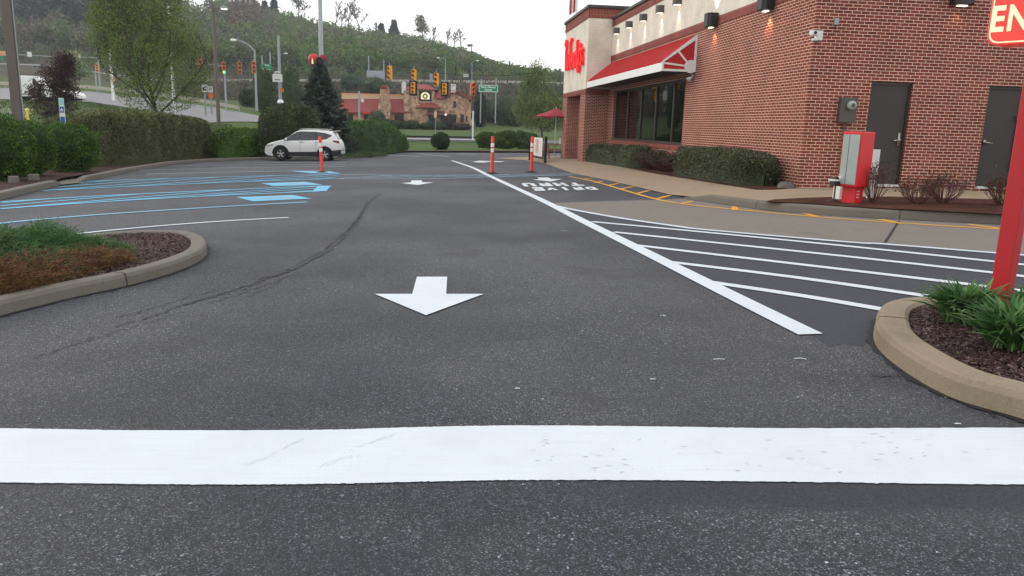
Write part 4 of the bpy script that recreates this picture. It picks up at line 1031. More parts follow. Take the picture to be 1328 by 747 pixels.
# --- the silver white suv
def suv(loc, rz):
    t = thing('parked_suv', 'silver white crossover car parked before the blue spruce', 'car', loc, rz)
    L = 2.15; wb = 1.235; wr = .36; ar = .42
    ztop = lambda x: np.interp(x, [-2.15, -2.13, -2.08, -2.02, -1.93, -1.80, -1.66, -1.3, -.7, 0, .25, .42, .75, 1.12, 1.3, 1.6, 1.85, 2.0, 2.09, 2.13, 2.15], [.62, .86, .98, 1.08, 1.22, 1.46, 1.56, 1.61, 1.645, 1.625, 1.60, 1.54, 1.30, 1.09, 1.055, .99, .92, .85, .76, .66, .52])
    def zlow(x):
        z = np.interp(x, [-2.15, -2.0, -1.7, 1.7, 2.0, 2.15], [.42, .30, .24, .24, .27, .38])
        for c in (-wb, wb):
            if abs(x-c) < ar: z = max(z, .34+math.sqrt(max(0, ar*ar-(x-c)**2)))
        return z
    def w(x, z):
        b = .905*(1-.16*max(0, (abs(x)-1.35)/.8)**2.2)
        f = np.interp(z, [.2, .45, .75, 1.0, 1.12, 1.62], [.955, .985, 1., .985, .96, .74])
        return b*f
    xs = sorted(set(list(np.linspace(-L, L, 72))+[c+ar*math.cos(a) for c in (-wb, wb) for a in np.linspace(0, pi, 19)])); NR = 14
    m = MB(); n = len(xs)
    for s in (-1, 1):
        b = len(m.v)
        for x in xs:
            z0, z1 = zlow(x), ztop(x)
            for j in range(NR+1): z = z0+(z1-z0)*(j/NR); zz = z-(.03 if j == NR else 0)*1; m.v.append((x, s*w(x, z)*(1 if j < NR else .96), zz))
        for i in range(n-1):
            for j in range(NR): a = b+i*(NR+1)+j; m.f.append((a, a+1, a+NR+2, a+NR+1))
    K = 8; b = len(m.v)      # crowned roof, bonnet and tail between the sides
    for x in xs:
        z1 = ztop(x); ww = w(x, z1)*.96
        for k in range(K+1): y = -ww+2*ww*k/K; m.v.append((x, y, z1-.03+.045*(1-(y/ww)**2)))
    for i in range(n-1):
        for k in range(K): a = b+i*(K+1)+k; m.f.append((a, a+K+1, a+K+2, a+1))
    for x in (xs[0], xs[-1]): m.v += [(x, -w(x, .5), zlow(x)), (x, w(x, .5), zlow(x)), (x, w(x, .5)*.96, ztop(x)-.03), (x, -w(x, .5)*.96, ztop(x)-.03)]; m.f.append(tuple(range(len(m.v)-4, len(m.v))))
    body = m.build('body', 'carpaint', t, smooth=True)
    m = MB(); m.box(-2.0, 2.0, -.78, .78, .26, .60); m.box(-1.9, 1.9, -.60, .60, .55, .80); m.build('underbody', 'rubber', t)
    def patch(name, pts_lo, pts_hi, mat, side, off=.006, nx=10, parent=t):
        m = MB(); xs_ = np.linspace(pts_lo[0][0], pts_lo[-1][0], nx*2+1)
        lo = lambda x: np.interp(x, [p[0] for p in pts_lo], [p[1] for p in pts_lo]); hi = lambda x: np.interp(x, [p[0] for p in pts_hi], [p[1] for p in pts_hi])
        for x in xs_:
            for j in range(5): z = lo(x)+(hi(x)-lo(x))*j/4; m.v.append((x, side*(w(x, z)+off), z))
        for i in range(len(xs_)-1):
            for j in range(4): a = i*5+j; m.f.append((a, a+1, a+6, a+5))
        return m.build(name, mat, parent, smooth=True)
    for s in (1, -1):
        patch('window', [(-1.62, 1.34), (-1.3, 1.17), (-.76, 1.12)], [(-1.62, 1.40), (-1.3, 1.49), (-.76, 1.55)], 'car_glass', s)
        patch('window', [(-.72, 1.12), (.12, 1.08)], [(-.72, 1.55), (.12, 1.55)], 'car_glass', s)
        patch('window', [(.15, 1.08), (1.02, 1.045)], [(.15, 1.545), (.32, 1.52), (.55, 1.39), (1.02, 1.08)], 'car_glass', s)
        patch('cladding', [(-2.14, .34), (-1.66, .26)], [(-2.14, .66), (-1.66, .60)], 'cladding', s, .010, 5)
        patch('cladding', [(-.83, .25), (.83, .25)], [(-.83, .52), (.83, .47)], 'cladding', s, .010)
        m = MB()
        for c in (-wb, wb):
            for k in range(18):
                a, b2 = pi*k/18, pi*(k+1)/18
                q = [(c+rr*cos(an), .34+rr*sin(an)) for an in (a, b2) for rr in (ar-.005, ar+.065)]
                m.quad(*[(x, s*(w(x, z)+.012), z) for x, z in (q[0], q[1], q[3], q[2])])
        m.build('wheel_arch_trim', 'cladding', t)
        patch('pillar', [(.115, 1.09), (.155, 1.09)], [(.115, 1.545), (.155, 1.545)], 'cladding', s, .004, 2); patch('pillar', [(-.765, 1.12), (-.715, 1.12)], [(-.765, 1.545), (-.715, 1.545)], 'cladding', s, .004, 2)
        patch('headlight', [(1.62, .80), (2.02, .70)], [(1.62, .86), (2.02, .80)], 'light_face', s, .008, 5)
        patch('tail_light', [(-2.06, .96), (-1.70, 1.06)], [(-2.06, 1.10), (-1.70, 1.14)], 'lamp_red', s, .010, 5)
        m = MB(); m.cbox((.88, s*1.0, 1.14), (.10, .20, .14)); m.build('mirror', 'carpaint', t, bevel=.03)
        m = MB(); m.tube([(-1.45, s*.60, 1.63), (-1.35, s*.60, 1.685), (.1, s*.60, 1.69), (.2, s*.60, 1.64)], .018, 6); m.build('roof_rail', 'steel', t)
        for x in (.02, -.80): m = MB(); m.cbox((x, s*(w(x, 1.0)+.012), 1.0), (.20, .03, .03)); m.build('door_handle', 'steel', t)
        m = MB()
        for x in (.14, -.74, 1.02): 
            for j in range(6): z0, z1 = .45+.11*j, .45+.11*(j+1); m.quad((x-.006, s*(w(x, z0)+.003), z0), (x+.006, s*(w(x, z0)+.003), z0), (x+.006, s*(w(x, z1)+.003), z1), (x-.006, s*(w(x, z1)+.003), z1))
        m.build('door_seam', 'cladding', t)
        for x in (-wb, wb):
            W_ = MB(); W_.lathe([(.20, .10), (.30, .115), (wr-.02, .10), (wr, .05), (wr, -.09), (wr-.03, -.11), (.20, -.10)], (x, s*.80, wr), 24, 'y'); wo = W_.build('wheel', 'rubber', t, smooth=True)
            r = MB(); yy = s*.80+s*.085
            r.lathe([(.20, -.03), (.235, .01), (.22, .02), (.205, 0)], (x, yy, wr), 24, 'y')
            for k in range(5):
                a = 2*pi*k/5+.3
                for da in (-.16, .16):
                    c = Vector((x, yy, wr)); r.tube([c+Vector((.03*cos(a), 0, .03*sin(a))), c+Vector((.22*cos(a+da), 0, .22*sin(a+da)))], .020, 4)
            r.lathe([(0, .02), (.05, .015), (.05, -.02)], (x, yy, wr), 12, 'y'); r.build('rim', 'alloy', wo)
            dd = MB(); dd.lathe([(0, 0), (.205, 0)], (x, s*.80+s*.05, wr), 20, 'y'); dd.build('brake_disc', 'rubber', wo)
    # glass of windscreen and tailgate
    m = MB()
    for (xa, xb) in ((.46, 1.08), (-1.80, -1.96)):
        for k in range(6):
            for i in range(6):
                P_ = []
                for (ii, kk) in ((i, k), (i+1, k), (i+1, k+1), (i, k+1)):
                    x = xa+(xb-xa)*ii/6; ww = w(x, ztop(x))*.88; y = -ww+2*ww*kk/6; P_.append((x, y, ztop(x)-.03+.045*(1-(y/ww*.92)**2)+.012))
                m.quad(*P_)
    m.build('windscreen', 'car_glass', t, smooth=True)
    m = MB(); m.box(-2.17, -2.12, -.25, .25, .72, .84); m.build('number_plate', 'offwhite', t)
    m = MB(); m.cbox((-1.78, 0, 1.60), (.28, 1.15, .035), M=Matrix.Rotation(.12, 3, 'Y')); m.build('spoiler', 'carpaint', t, bevel=.01)
    return t
fw, rw = G(366, 208.9), G(422.5, 208.2)
mid = (fw+rw)/2; a = math.atan2(fw[1]-rw[1], fw[0]-rw[0])
nrm = np.array([-sin(a), cos(a), 0]); mid = mid-nrm*.80     # the near wheels are one half width in front
SUV = suv((mid[0]+.30, mid[1], gz(mid[0], mid[1])+.0), pi+R(4)+.0); SUV.scale = (.93, .93, 1.0)

# far vehicles, seen behind the trees
def boxy(name, label, cat, px, py, D, rz, L, H, Wd, mat, van=True):
    p = at(px, py, D); t = thing(name, label, cat, p, rz)
    prof = [(-L/2, .35), (-L/2, H*.96), (-L/2+.15, H), (L*.22, H), (L*.34, H*.55), (L*.47, H*.48), (L/2, H*.36), (L/2, .35)] if van else [(-L/2, .3), (-L/2, H*.6), (-L*.42, H*.66), (-L*.30, H*.95), (-L*.05, H), (L*.16, H*.68), (L*.45, H*.58), (L/2, H*.42), (L/2, .3)]
    m = MB(); m.prism(prof, -Wd/2, Wd/2, 'y'); m.build('body', mat, t, bevel=.06)
    m = MB(); x0, x1 = (L*.20, L*.32) if van else (-L*.26, L*.10)
    for s in (-1, 1): m.quad((x0-.2, s*(Wd/2+.01), H*.62), (x1, s*(Wd/2+.01), H*.62), (x0 if van else x1-.4, s*(Wd/2+.01), H*.9), (x0-.2, s*(Wd/2+.01), H*.9))
    m.build('window', 'car_glass', t)
    for x in (-L*.3, L*.32):
        for s in (-1, 1): m = MB(); m.lathe([(0, -.1), (.34, -.1), (.36, 0), (.34, .1), (0, .1)], (x, s*(Wd/2-.1), .36), 16, 'y'); m.build('wheel', 'rubber', t)
    return t
boxy('parked_van', 'white van partly hidden behind the purple leaved tree', 'van', 44, 131.0, 68, R(8), 3.0, 2.05, 1.7, 'white_metal')
boxy('parked_car', 'white car beyond the purple leaved tree on the road', 'car', 77, 131.6, 71, R(5), 4.0, 1.4, 1.7, 'white_metal', False)

# poles -------------------------------------------------------------
def pole(name, label, cat, px, py, D, pytop, r, mat, r2=None, group=None, zbase=None, rz=0):
    b = at(px, py, D); zt = at(px, pytop, D)[2]-b[2]; t = thing(name, label, cat, b, rz, group)
    m = MB(); m.cyl((0, 0, -.3), (0, 0, zt), r, 10, r2 or r); m.build('pole', mat, t, smooth=False); return t, zt
# square brown light pole on the left, with a paler conduit on its edge
p = G(36, 212, .1); p = at(29.5, 210, 23.4); p[2] = gz(p[0], p[1])
t = thing('light_pole', 'tall brown square parking light pole behind the round bushes', 'light pole', p, .25)
h = 9.2; m = MB(); m.box(-.128, .128, -.128, .128, -.2, h); m.build('pole', 'pole_bronze', t, bevel=.02)
m = MB(); m.cyl((.15, -.05, 0), (.15, -.05, h), .022, 6); m.build('conduit', 'galv', t)
m = MB(); m.box(-.9, -.2, -.2, .2, h-.15, h+.05); m.box(-.2, .2, -.05, .05, h-.1, h); m.build('lamp_head', 'pole_bronze', t, bevel=.02)
# lamp pole with a lit head, x=280
b = at(284, 168, 46); zt = at(278, 9, 46)[2]-b[2]
t = thing('light_pole', 'brown light pole with one lit white head beside the long hedge', 'light pole', b)
m = MB(); m.cyl((0, 0, -.5), (0, 0, zt), .115, 10, .085); m.build('pole', 'pole_bronze', t)
m = MB(); m.box(-.05, .75, -.04, .04, zt-.10, zt-.02); m.build('arm', 'pole_bronze', t)
m = MB(); m.lathe([(0, .09), (.16, .06), (.24, 0), (.21, -.04), (0, -.04)], (.62, 0, zt-.04), 14); m.build('lamp_head', 'galv', t)
m = MB(); m.lathe([(.19, -.05), (.14, -.08), (0, -.10)], (.62, 0, zt-.04), 14); m.build('lens', 'lum', t)
# tall grey pole behind the spruce with two red round signs
b = at(419, 190, 56); zt = at(414, -40, 56)[2]-b[2]
t = thing('light_pole', 'tall pale grey round pole rising behind the blue spruce', 'light pole', b)
m = MB(); m.cyl((0, 0, -.5), (0, 0, zt), .19, 12, .135); m.build('pole', 'galv', t, smooth=True)
z2 = at(409, 20, 56)[2]-b[2]; m = MB(); m.tube([(0, 0, z2+.1), (-.2, 0, z2+.12), (-.35, 0, z2)], .02, 6); m.build('bracket', 'galv', t)
m = MB(); m.lathe([(0, .1), (.07, .03), (.08, -.06), (0, -.1)], (-.38, 0, at(408, 28, 56)[2]-b[2]), 10); m.build('beacon', 'lum', t)
for k, (px, py, w_, h_, lb) in enumerate(((406.8, 77.5, 13.5, 14.5, 'larger round red fruit shaped sign with a pale flame mark on the spruce top'), (418.5, 75.5, 8, 9, 'smaller round dull red sign beside the grey pole'))):
    D = 54.6-k*.4; b = at(px, py, D); r = w_/1000*D/2
    t = thing('round_sign', lb, 'sign', b, 0, 'round red signs over the spruce')
    m = MB(); m.lathe([(0, r*.95), (r*.25, r*1.05), (r*.6, r*.95), (r*.95, r*.45), (r, 0), (r*.9, -r*.5), (r*.6, -r*.9), (r*.2, -r), (0, -r*.95)], n=20); m.build('sign_body', 'umbrella' if k else 'awning_red', t, smooth=True)
    m = MB(); m.cyl((r*.3, .1, -r*.8), (r*.3, .1, -r*.8-1.6), .04, 6); m.build('stem', 'galv', t)
    if k == 0:
        m = MB(); m.prism([(-.05*1, -r*.8), (.22*r, -r*.8), (.12*r, -.1*r), (.02*r, .25*r), (-.12*r, -.2*r)], -r*1.02, -r*.98, 'y'); m.build('flame_mark', 'enter_cream', t)
def streetlight(label, px, py, D, pytop, reach, r=.08, group='street lights with curved arms', drop=.35, sag=.5):
    t, zt = pole('street_light', label, 'street light', px, py, D, pytop, r, 'galv', r*.6, group)
    s = 1 if reach > 0 else -1
    m = MB(); m.tube([(0, 0, zt-.1), (reach*.3, 0, zt+sag*.55), (reach*.65, 0, zt+sag*.9), (reach, 0, zt+sag)], [r*.6, r*.5, r*.5, r*.4], 6); m.build('arm', 'galv', t)
    m = MB(); m.lathe([(0, .0), (.09, .05), (.13, .3), (.10, .6), (0, .65)], (reach-(.2 if s > 0 else .45), 0, zt+sag), 10, 'x'); m.build('lamp_head', 'white_metal', t, smooth=True)
streetlight('grey street light with a long curved arm beside the mid signal', 333, 140, 80, 65, -1.95, .13, sag=.9)
streetlight('small far street light behind the white pole sign', 364.5, 128, 150, 72, 1.05, .09, sag=.4)
streetlight('far street light over the stone restaurant roof', 577.5, 110, 165, 77, -1.4, .12, sag=.25)
streetlight('far street light above the last signal', 611.5, 118, 165, 81, 1.0, .10, sag=.4)
for (px, py, pt, D, lb) in ((148, 140, 6, 74, 'tall white pole seen through the left of the big green tree'), (226, 142, -30, 70, 'tall white pole seen through the right of the big green tree')):
    pole('utility_pole', lb, 'pole', px, py, D, pt, .13, 'white_metal', .09, 'white poles behind the big green tree')
t, zt = pole('utility_pole', 'pale grey utility pole carrying a white arched sign', 'pole', 364, 139, 72, 46, .14, 'galv', .11)
m = MB(); m.lathe([(0, .25), (.2, .2), (.3, 0), (.28, -.1)], (0, 0, .45), 12); m.build('base_cover', 'white_metal', t)
m = MB(); z = at(363, 117, 72)[2]-at(364, 139, 72)[2]; m.box(.05, .35, -.2, -.1, z-.15, z+.15); m.build('pedestrian_signal', 'signal_orange', t)
t, zt = pole('utility_pole', 'short grey wooden pole in front of the stone restaurant', 'pole', 466, 160, 110, 118, .16, 'sign_back', .13)
m = MB(); m.lathe([(0, .25), (.25, .1), (.2, -.2), (0, -.25)], (.45, 0, zt-1.3), 10); m.build('lamp_head', 'offwhite', t)
pole('marker_pole', 'thin white pole at the edge of the green lawn', 'pole', 613, 177.5, 82, 144, .07, 'white_metal')
t, zt = pole('road_sign', 'small tan road sign on a thin post beyond the round shrub', 'sign', 564.5, 172, 96, 144.5, .035, 'sign_back')
m = MB(); m.box(-.18, .18, -.06, -.04, zt-.75, zt); m.build('sign_plate', 'stucco', t)
# accessible parking sign
b = G(86, 222, .1); b = at(86, 205, 26.6); b[2] = gz(b[0], b[1])
t = thing('parking_sign', 'narrow blue and white accessible parking sign in front of the long hedge', 'sign', b, .12)
zt = at(80.5, 127, 26.6)[2]-b[2]; zb = at(82.5, 160, 26.6)[2]-b[2]
m = MB(); m.cyl((0, .03, 0), (0, .03, zt), .025, 8); m.build('post', 'galv', t)
m = MB(); m.box(-.085, .085, -.012, .0, zb, zt); pl = m.build('sign_plate', 'offwhite', t)
H = zt-zb
m = MB(); m.box(-.078, .078, -.016, -.0125, zb+H*.72, zt-.01); m.build('green_panel', 'sign_teal', t)
m = MB(); m.box(-.07, .07, -.016, -.0125, zb+H*.42, zb+H*.66); m.box(-.07, .07, -.016, -.0125, zb+.02, zb+H*.26); m.build('blue_panel', 'sign_blue', t)
m = MB(); 
for zc_ in (zb+H*.52,):
    m.lathe([(.028, -.019), (.045, -.019)], (-.005, 0, zc_), 14, 'y'); m.box(-.012, .006, -.019, -.017, zc_, zc_+.07); m.box(.0, .045, -.019, -.017, zc_-.02, zc_-.01)
m.build('access_symbol', 'white_metal', t)
# yellow marker
p = at(37.5, 168, 34); p[2] = gz(p[0], 34)
t = thing('marker_post', 'short yellow marker post on the grass behind the bushes', 'marker post', p)
zt = at(37.5, 144, 34)[2]-p[2]; m = MB(); m.cyl((0, 0, 0), (0, 0, zt), .05, 10); m.lathe([(.05, zt), (.08, zt+.02), (.05, zt+.1), (0, zt+.12)], n=10); m.build('post', 'yellow', t)

# traffic signals hang from span wires or stand on poles
def signal(px, py, D, label, mat='signal', n=3, face=0., h=1.05, lit=None, rz=None, backplate=False, two=False, arrows=False):
    p = at(px, py, D); t = thing('traffic_signal', label, 'traffic signal', p, face, 'traffic signals at the far junction')
    w = .34
    m = MB(); m.box(-w/2, w/2, -.10, .12, -h/2, h/2); m.build('housing', mat, t, bevel=.03)
    if backplate: m = MB(); m.box(-w/2-.14, w/2+.14, .10, .13, -h/2-.14, h/2+.14); m.build('backplate', 'black', t)
    for k in range(n):
        z = h/2-h*(k+.5)/n; r = h/n*.36
        m = MB()
        for j in range(8):
            a, b2 = -.35+(pi+.7)*j/8, -.35+(pi+.7)*(j+1)/8
            m.quad(*[(r*cos(q), y, z+r*sin(q)) for q, y in ((a, -.10), (b2, -.10), (b2, -.32+.03*abs(j-3)), (a, -.32+.03*abs(j-4)))])
        m.build('visor', mat, t)
        m = MB(); m.lathe([(0, -.13), (r*.9, -.105)], (0, 0, z), 12, 'y'); m.build('lens', lit if (lit and k == n-1) else ('lens' if not arrows else 'lens_red'), t)
    m = MB(); m.cyl((0, 0, h/2), (0, 0, h/2+.22), .03, 6); m.build('hanger', 'galv', t)
    return t
Ds = 62
signal(505.5, 94.5, Ds, 'yellow traffic signal left of the others in front of the grey board', face=-.5)
signal(536.8, 98, Ds, 'upper yellow traffic signal above the stone tower', face=-.35, h=.98)
signal(535.6, 114.2, Ds-.4, 'lower yellow signal with a black backplate in front of the stone tower', 'signal', 3, -.1, .86, backplate=True)
signal(565.8, 103, Ds, 'yellow traffic signal above the stone gable', face=-.3)
signal(576.4, 115.5, Ds-.4, 'yellow signal in a black backplate in front of the red roof', 'signal', 3, -.1, .84, backplate=True)
signal(612.6, 116, Ds, 'orange tinted traffic signal right of the stone gable', 'signal_orange', face=.5)
signal(290.5, 88.5, 76, 'traffic signal showing green light on a grey pole', 'signal_orange', face=.35, h=1.1, lit='lens_green')
signal(311.2, 88, 76, 'orange traffic signal between the green lit one and the street light', 'signal_orange', face=.3, h=1.1)
signal(329.3, 87.3, 76, 'traffic signal in front of the curved street light pole', 'signal_orange', face=.4, h=1.1)
signal(259.6, 80, 76, 'orange traffic signal at the right edge of the big green tree', 'signal_orange', face=.3, h=1.1)
signal(125.5, 88, 90, 'yellow traffic signal on a pole left of the big green tree', face=.5, h=.9)
signal(146, 101.5, 84, 'small yellow pole signal low in the big green tree', face=.3, h=.6, n=2)
signal(83.7, 72.5, 112, 'far orange signal left of the green road plate', 'signal_orange', face=.2, h=.9)
signal(97.6, 72, 112, 'far orange signal right of the green road plate', 'signal_orange', face=.2, h=.9)
pole('signal_pole', 'grey pole under the signal showing green', 'pole', 293.5, 140, 76.3, 94, .10, 'galv', .08)
pole('signal_pole', 'grey pole under the yellow signal at the left', 'pole', 125.5, 116, 90.3, 92, .10, 'galv', .08)
pole('signal_pole', 'grey pole under the small low yellow signal', 'pole', 147, 122, 84.3, 104, .08, 'galv', .06)
def wire(pts, label, r=.018):
    m = MB(); m.tube(pts, r, 5); return tag(m.build('span_wire', 'black'), label, 'cable', 'span wires over the junction')
def sag(a, b, s, n=10): a, b = np.array(a), np.array(b); return [a+(b-a)*i/n-np.array([0, 0, s*4*(i/n)*(1-i/n)]) for i in range(n+1)]
wire(sag(at(363, 60, 72), at(505.5, 82, Ds), .4), 'span wire from the grey utility pole to the leftmost yellow signal')
wire(sag(at(505.5, 82, Ds), at(690, 95, 60), .5), 'span wire carrying the yellow signals to the right')
wire(sag(at(250, 68, 76), at(335, 76, 76), .15), 'span wire carrying the orange signals by the street light')
m = MB(); m.tube([at(288, 85.5, 76.2), at(268, 83.2, 76.2), at(250, 82.5, 76.2)], .06, 6); tag(m.build('mast', 'galv'), 'grey signal arm reaching from the green lit signal into the tree', 'signal arm')
m = MB(); m.tube([at(128, 75, 112), at(60, 73, 112), at(-60, 66, 112)], .07, 6); tag(m.build('mast', 'galv'), 'long grey signal arm over the far left road', 'signal arm')
pole('signal_pole', 'far grey pole holding the long signal arm behind the green tree', 'pole', 130, 112, 112, 60, .13, 'galv', .10)

# sign boards
def board(name, label, cat, x0, x1, y0, y1, D, mat, posts=None, txt=None, tmat='white_metal', face=0., group=None, arch=False, frame=False):
    c = at((x0+x1)/2, (y0+y1)/2, D); k = D/1000.; w, h = (x1-x0)*k, (y1-y0)*k
    t = thing(name, label, cat, c, face, group)
    m = MB()
    if arch: m.prism([(-w/2, -h/2), (w/2, -h/2), (w/2, h*.1)]+[(w/2*cos(a)*.9, h*.1+h*.4*sin(a)) for a in np.linspace(.3, pi-.3, 9)]+[(-w/2, h*.1)], -.03, .03, 'y')
    else: m.box(-w/2, w/2, -.03, .03, -h/2, h/2)
    m.build('sign_plate', mat, t)
    if frame:
        m = MB(); b_ = .06
        for q in ((-w/2, w/2, h/2-b_, h/2), (-w/2, w/2, -h/2, -h/2+b_), (-w/2, -w/2+b_, -h/2+b_, h/2-b_), (w/2-b_, w/2, -h/2+b_, h/2-b_)): m.box(q[0], q[1], -.036, -.031, q[2], q[3])
        m.build('border', 'white_metal', t)
    for (px, pt, pb) in (posts or []):
        a, b2 = at(px, pt, D)-c, at(px, pb, D)-c; m = MB(); m.cyl((a[0], .12, a[2]), (a[0], .12, b2[2]), .07*D/100+.02, 6); m.build('post', 'galv', t)
    if txt: text_obj('lettering', txt, Matrix.Translation((0, -.04, 0)) @ Matrix.Rotation(pi/2, 4, 'X'), tmat, t, fit=(w*.8, h*.68), offset=.02)
    return t
board('road_sign', 'green road sign with two lines of white letters on two poles', 'road sign', 621.5, 645.5, 110.5, 119, 100, 'sign_green', [(624, 102.5, 160), (643.5, 101, 160)], 'Park Manor\nDrive', frame=True)
board('road_sign', 'teal green road sign on two poles below the wooded hill', 'road sign', 338.5, 351.5, 83, 91.5, 150, 'sign_green', [(339.3, 72, 128), (349.8, 67.5, 128)], '---\n----', frame=False)
board('billboard', 'blank grey back of a board between two poles before the hill', 'billboard', 476, 498.5, 92, 103, 190, 'sign_back', [(478, 72, 112), (497.5, 77.5, 112)])
board('pole_sign', 'white arched sign on the pale grey utility pole', 'sign', 353.6, 365.8, 92.5, 105.8, 71.4, 'offwhite', None, '---\n--', 'black', arch=True)
board('road_sign', 'small white regulatory sign with black marks before the gable', 'road sign', 585, 591, 109.5, 119.5, 61, 'offwhite', None, '--\n---', 'black')
board('road_sign', 'narrow pale sign back beside the lower yellow signal', 'road sign', 521.5, 526.5, 106.5, 117.5, 61.5, 'offwhite', [(524, 104, 122)])
board('road_sign', 'narrow grey sign back beside the signal over the gable', 'road sign', 557.3, 561.3, 96, 106.5, 62, 'sign_back')
board('road_sign', 'small white sign on the wire between gable and green sign', 'road sign', 601, 607.5, 96.3, 99.5, 62, 'offwhite')
board('road_sign', 'white sign with a black arrow on a thin post by the barrier', 'road sign', 262, 268.5, 110, 119, 64, 'offwhite', [(265, 118, 150)], '<', 'black', face=.2)
board('road_sign', 'white sign with black symbols right of the arrow sign', 'road sign', 270, 275.6, 112, 119.5, 66, 'offwhite', [(272.7, 118, 148)], 'W', 'black', face=.1)
board('road_sign', 'small orange sign under the white symbol sign', 'road sign', 270.5, 276.6, 121.5, 127, 65.8, 'sign_orange')
board('road_sign', 'pale orange sign on the far left signal arm', 'road sign', -4, 7, 66.5, 72, 112, 'stucco_pink')
board('road_sign', 'green plate under the pale orange sign at the far left', 'road sign', -4, 4.8, 73, 77.5, 112, 'sign_green')
board('road_sign', 'white square sign hanging behind the purple tree', 'road sign', 35.5, 41, 67.5, 73.5, 111.7, 'offwhite')
board('road_sign', 'small green road plate between two far orange signals', 'road sign', 88.5, 95.8, 73, 77, 112, 'sign_green')
board('road_sign', 'small white plate right of the two far orange signals', 'road sign', 102, 104.2, 70, 75.3, 112, 'offwhite')
board('hill_sign', 'small dark sign on a post on the wooded ridge', 'sign', 606, 612.8, 57.3, 60.5, 420, 'pole_bronze', [(611.5, 59, 80)])

# barriers
def barrier(label, c0, c1, Df, h, mat, postmat, step, rails, mk='post'):
    t = thing('guard_rail', label, 'guard rail', (0, 0, 0))
    pts = [terr(c, Df(c)) for c in np.arange(c0, c1+.1, step)]
    for (z, hh) in rails:
        m = MB()
        for i in range(len(pts)-1):
            a, b = pts[i], pts[i+1]
            m.quad((a[0], a[1], a[2]+z), (b[0], b[1], b[2]+z), (b[0], b[1], b[2]+z+hh), (a[0], a[1], a[2]+z+hh)); m.quad((a[0], a[1]+.08, a[2]+z), (b[0], b[1]+.08, b[2]+z), (b[0], b[1]+.08, b[2]+z+hh), (a[0], a[1]+.08, a[2]+z+hh))
            m.quad((a[0], a[1], a[2]+z+hh), (b[0], b[1], b[2]+z+hh), (b[0], b[1]+.08, b[2]+z+hh), (a[0], a[1]+.08, a[2]+z+hh))
        m.build('rail', mat, t)
    for p in pts[::2]: m = MB(); m.box(p[0]-.07, p[0]+.07, p[1]+.09, p[1]+.2, p[2]-.1, p[2]+rails[-1][0]+rails[-1][1]-.03); m.build('post', postmat, t)
    return t
barrier('pale beige guard rail along the upper edge of the left road', -200, 310, lambda c: 80.2+max(0, c-270)*.02, .6, 'beige_rail', 'galv', 15, [(.30, .32)])
barrier('dark guard rail on grey posts along the road before the lawn', 500, 700, lambda c: 83.7, .6, 'black', 'galv', 12, [(.42, .22), (.12, .10)])
barrier('long far beige rail along the highway below the hill', 240, 740, lambda c: 203, .6, 'beige_rail', 'galv', 20, [(.2, .55)])

# the stone restaurant ------------------------------------------------
D0 = 128; s = D0/1000.
org = terr(560, D0)
ST_ = thing('stone_restaurant', 'stone walled restaurant with red tiled roofs, chimney and square tower', 'building', (org[0], org[1], 0))
def X(px, dd=0): return at(px, hz(px), D0+dd)[0]-org[0]
def Z(px, py, dd=0): return at(px, py, D0+dd)[2]
GZ = Z(560, 166)-1.5
# left wing
m = MB(); m.box(X(440), X(527), 2.0, 12, GZ, Z(480, 122.5)); m.build('wing_wall', 'stucco', ST_)
m = MB(); m.box(X(440), X(545), .0, 1.9, GZ, Z(490, 146)); m.build('dining_wall', 'stucco_pink', ST_)
rf = MB(); a, b = X(436), X(545.5)
rf.add([(a, -.9, Z(440, 146.5)), (b, -.9, Z(543, 146.5)), (X(528), 2.1, Z(526, 127)), (a, 2.1, Z(440, 127)), (a, -.9, Z(440, 145.4)), (b, -.9, Z(543, 145.4)), (X(528), 2.1, Z(526, 128.5)), (a, 2.1, Z(440, 128.5))], [(0, 1, 2, 3), (4, 5, 6, 7), (0, 1, 5, 4)])
rf.build('wing_roof', 'roof_red', ST_)
m = MB(); m.box(X(440), X(527), 1.95, 12, Z(480, 122.5), Z(480, 121)); m.build('wing_coping', 'stucco_pink', ST_)
for (x0, x1) in ((452, 458), (472, 482), (512, 538)): m = MB(); m.box(X(x0), X(x1), -.12, -.002, Z(x0, 157.5), Z(x0, 148)); m.build('window', 'dark_win', ST_)
m = MB(); m.prism([(X(471.5), Z(475, 148)), (X(483), Z(480, 148)), (X(481), Z(480, 145.8)), (X(473), Z(475, 145.8))], -1.2, -.13, 'y'); m.build('canopy', 'sign_red', ST_)
# chimney
m = MB(); m.prism([(X(492), GZ), (X(508.4), GZ), (X(507.5), Z(500, 138)), (X(504.6), Z(500, 127)), (X(504.6), Z(500, 116)), (X(495.2), Z(500, 116)), (X(495.2), Z(500, 127)), (X(492.6), Z(500, 138))], -1.5, .4, 'y'); m.build('chimney', 'stone', ST_)
m = MB(); cz0, cz1 = Z(500, 116), Z(500, 111.5); c0, c1 = X(494.6), X(505.2)
m.prism([(c0, cz0), (c1, cz0), (c1-.15, cz1-.15), ((c0+c1)/2, cz1+.15), (c0+.15, cz1-.15)], -1.6, .5, 'y'); m.build('chimney_cap', 'roof_red', ST_)
m = MB(); 
for k in range(3): x = c0+.30+k*.33; m.box(x, x+.16, -1.63, -1.59, cz0+.0, cz0+.26)
m.build('chimney_vents', 'black', ST_)
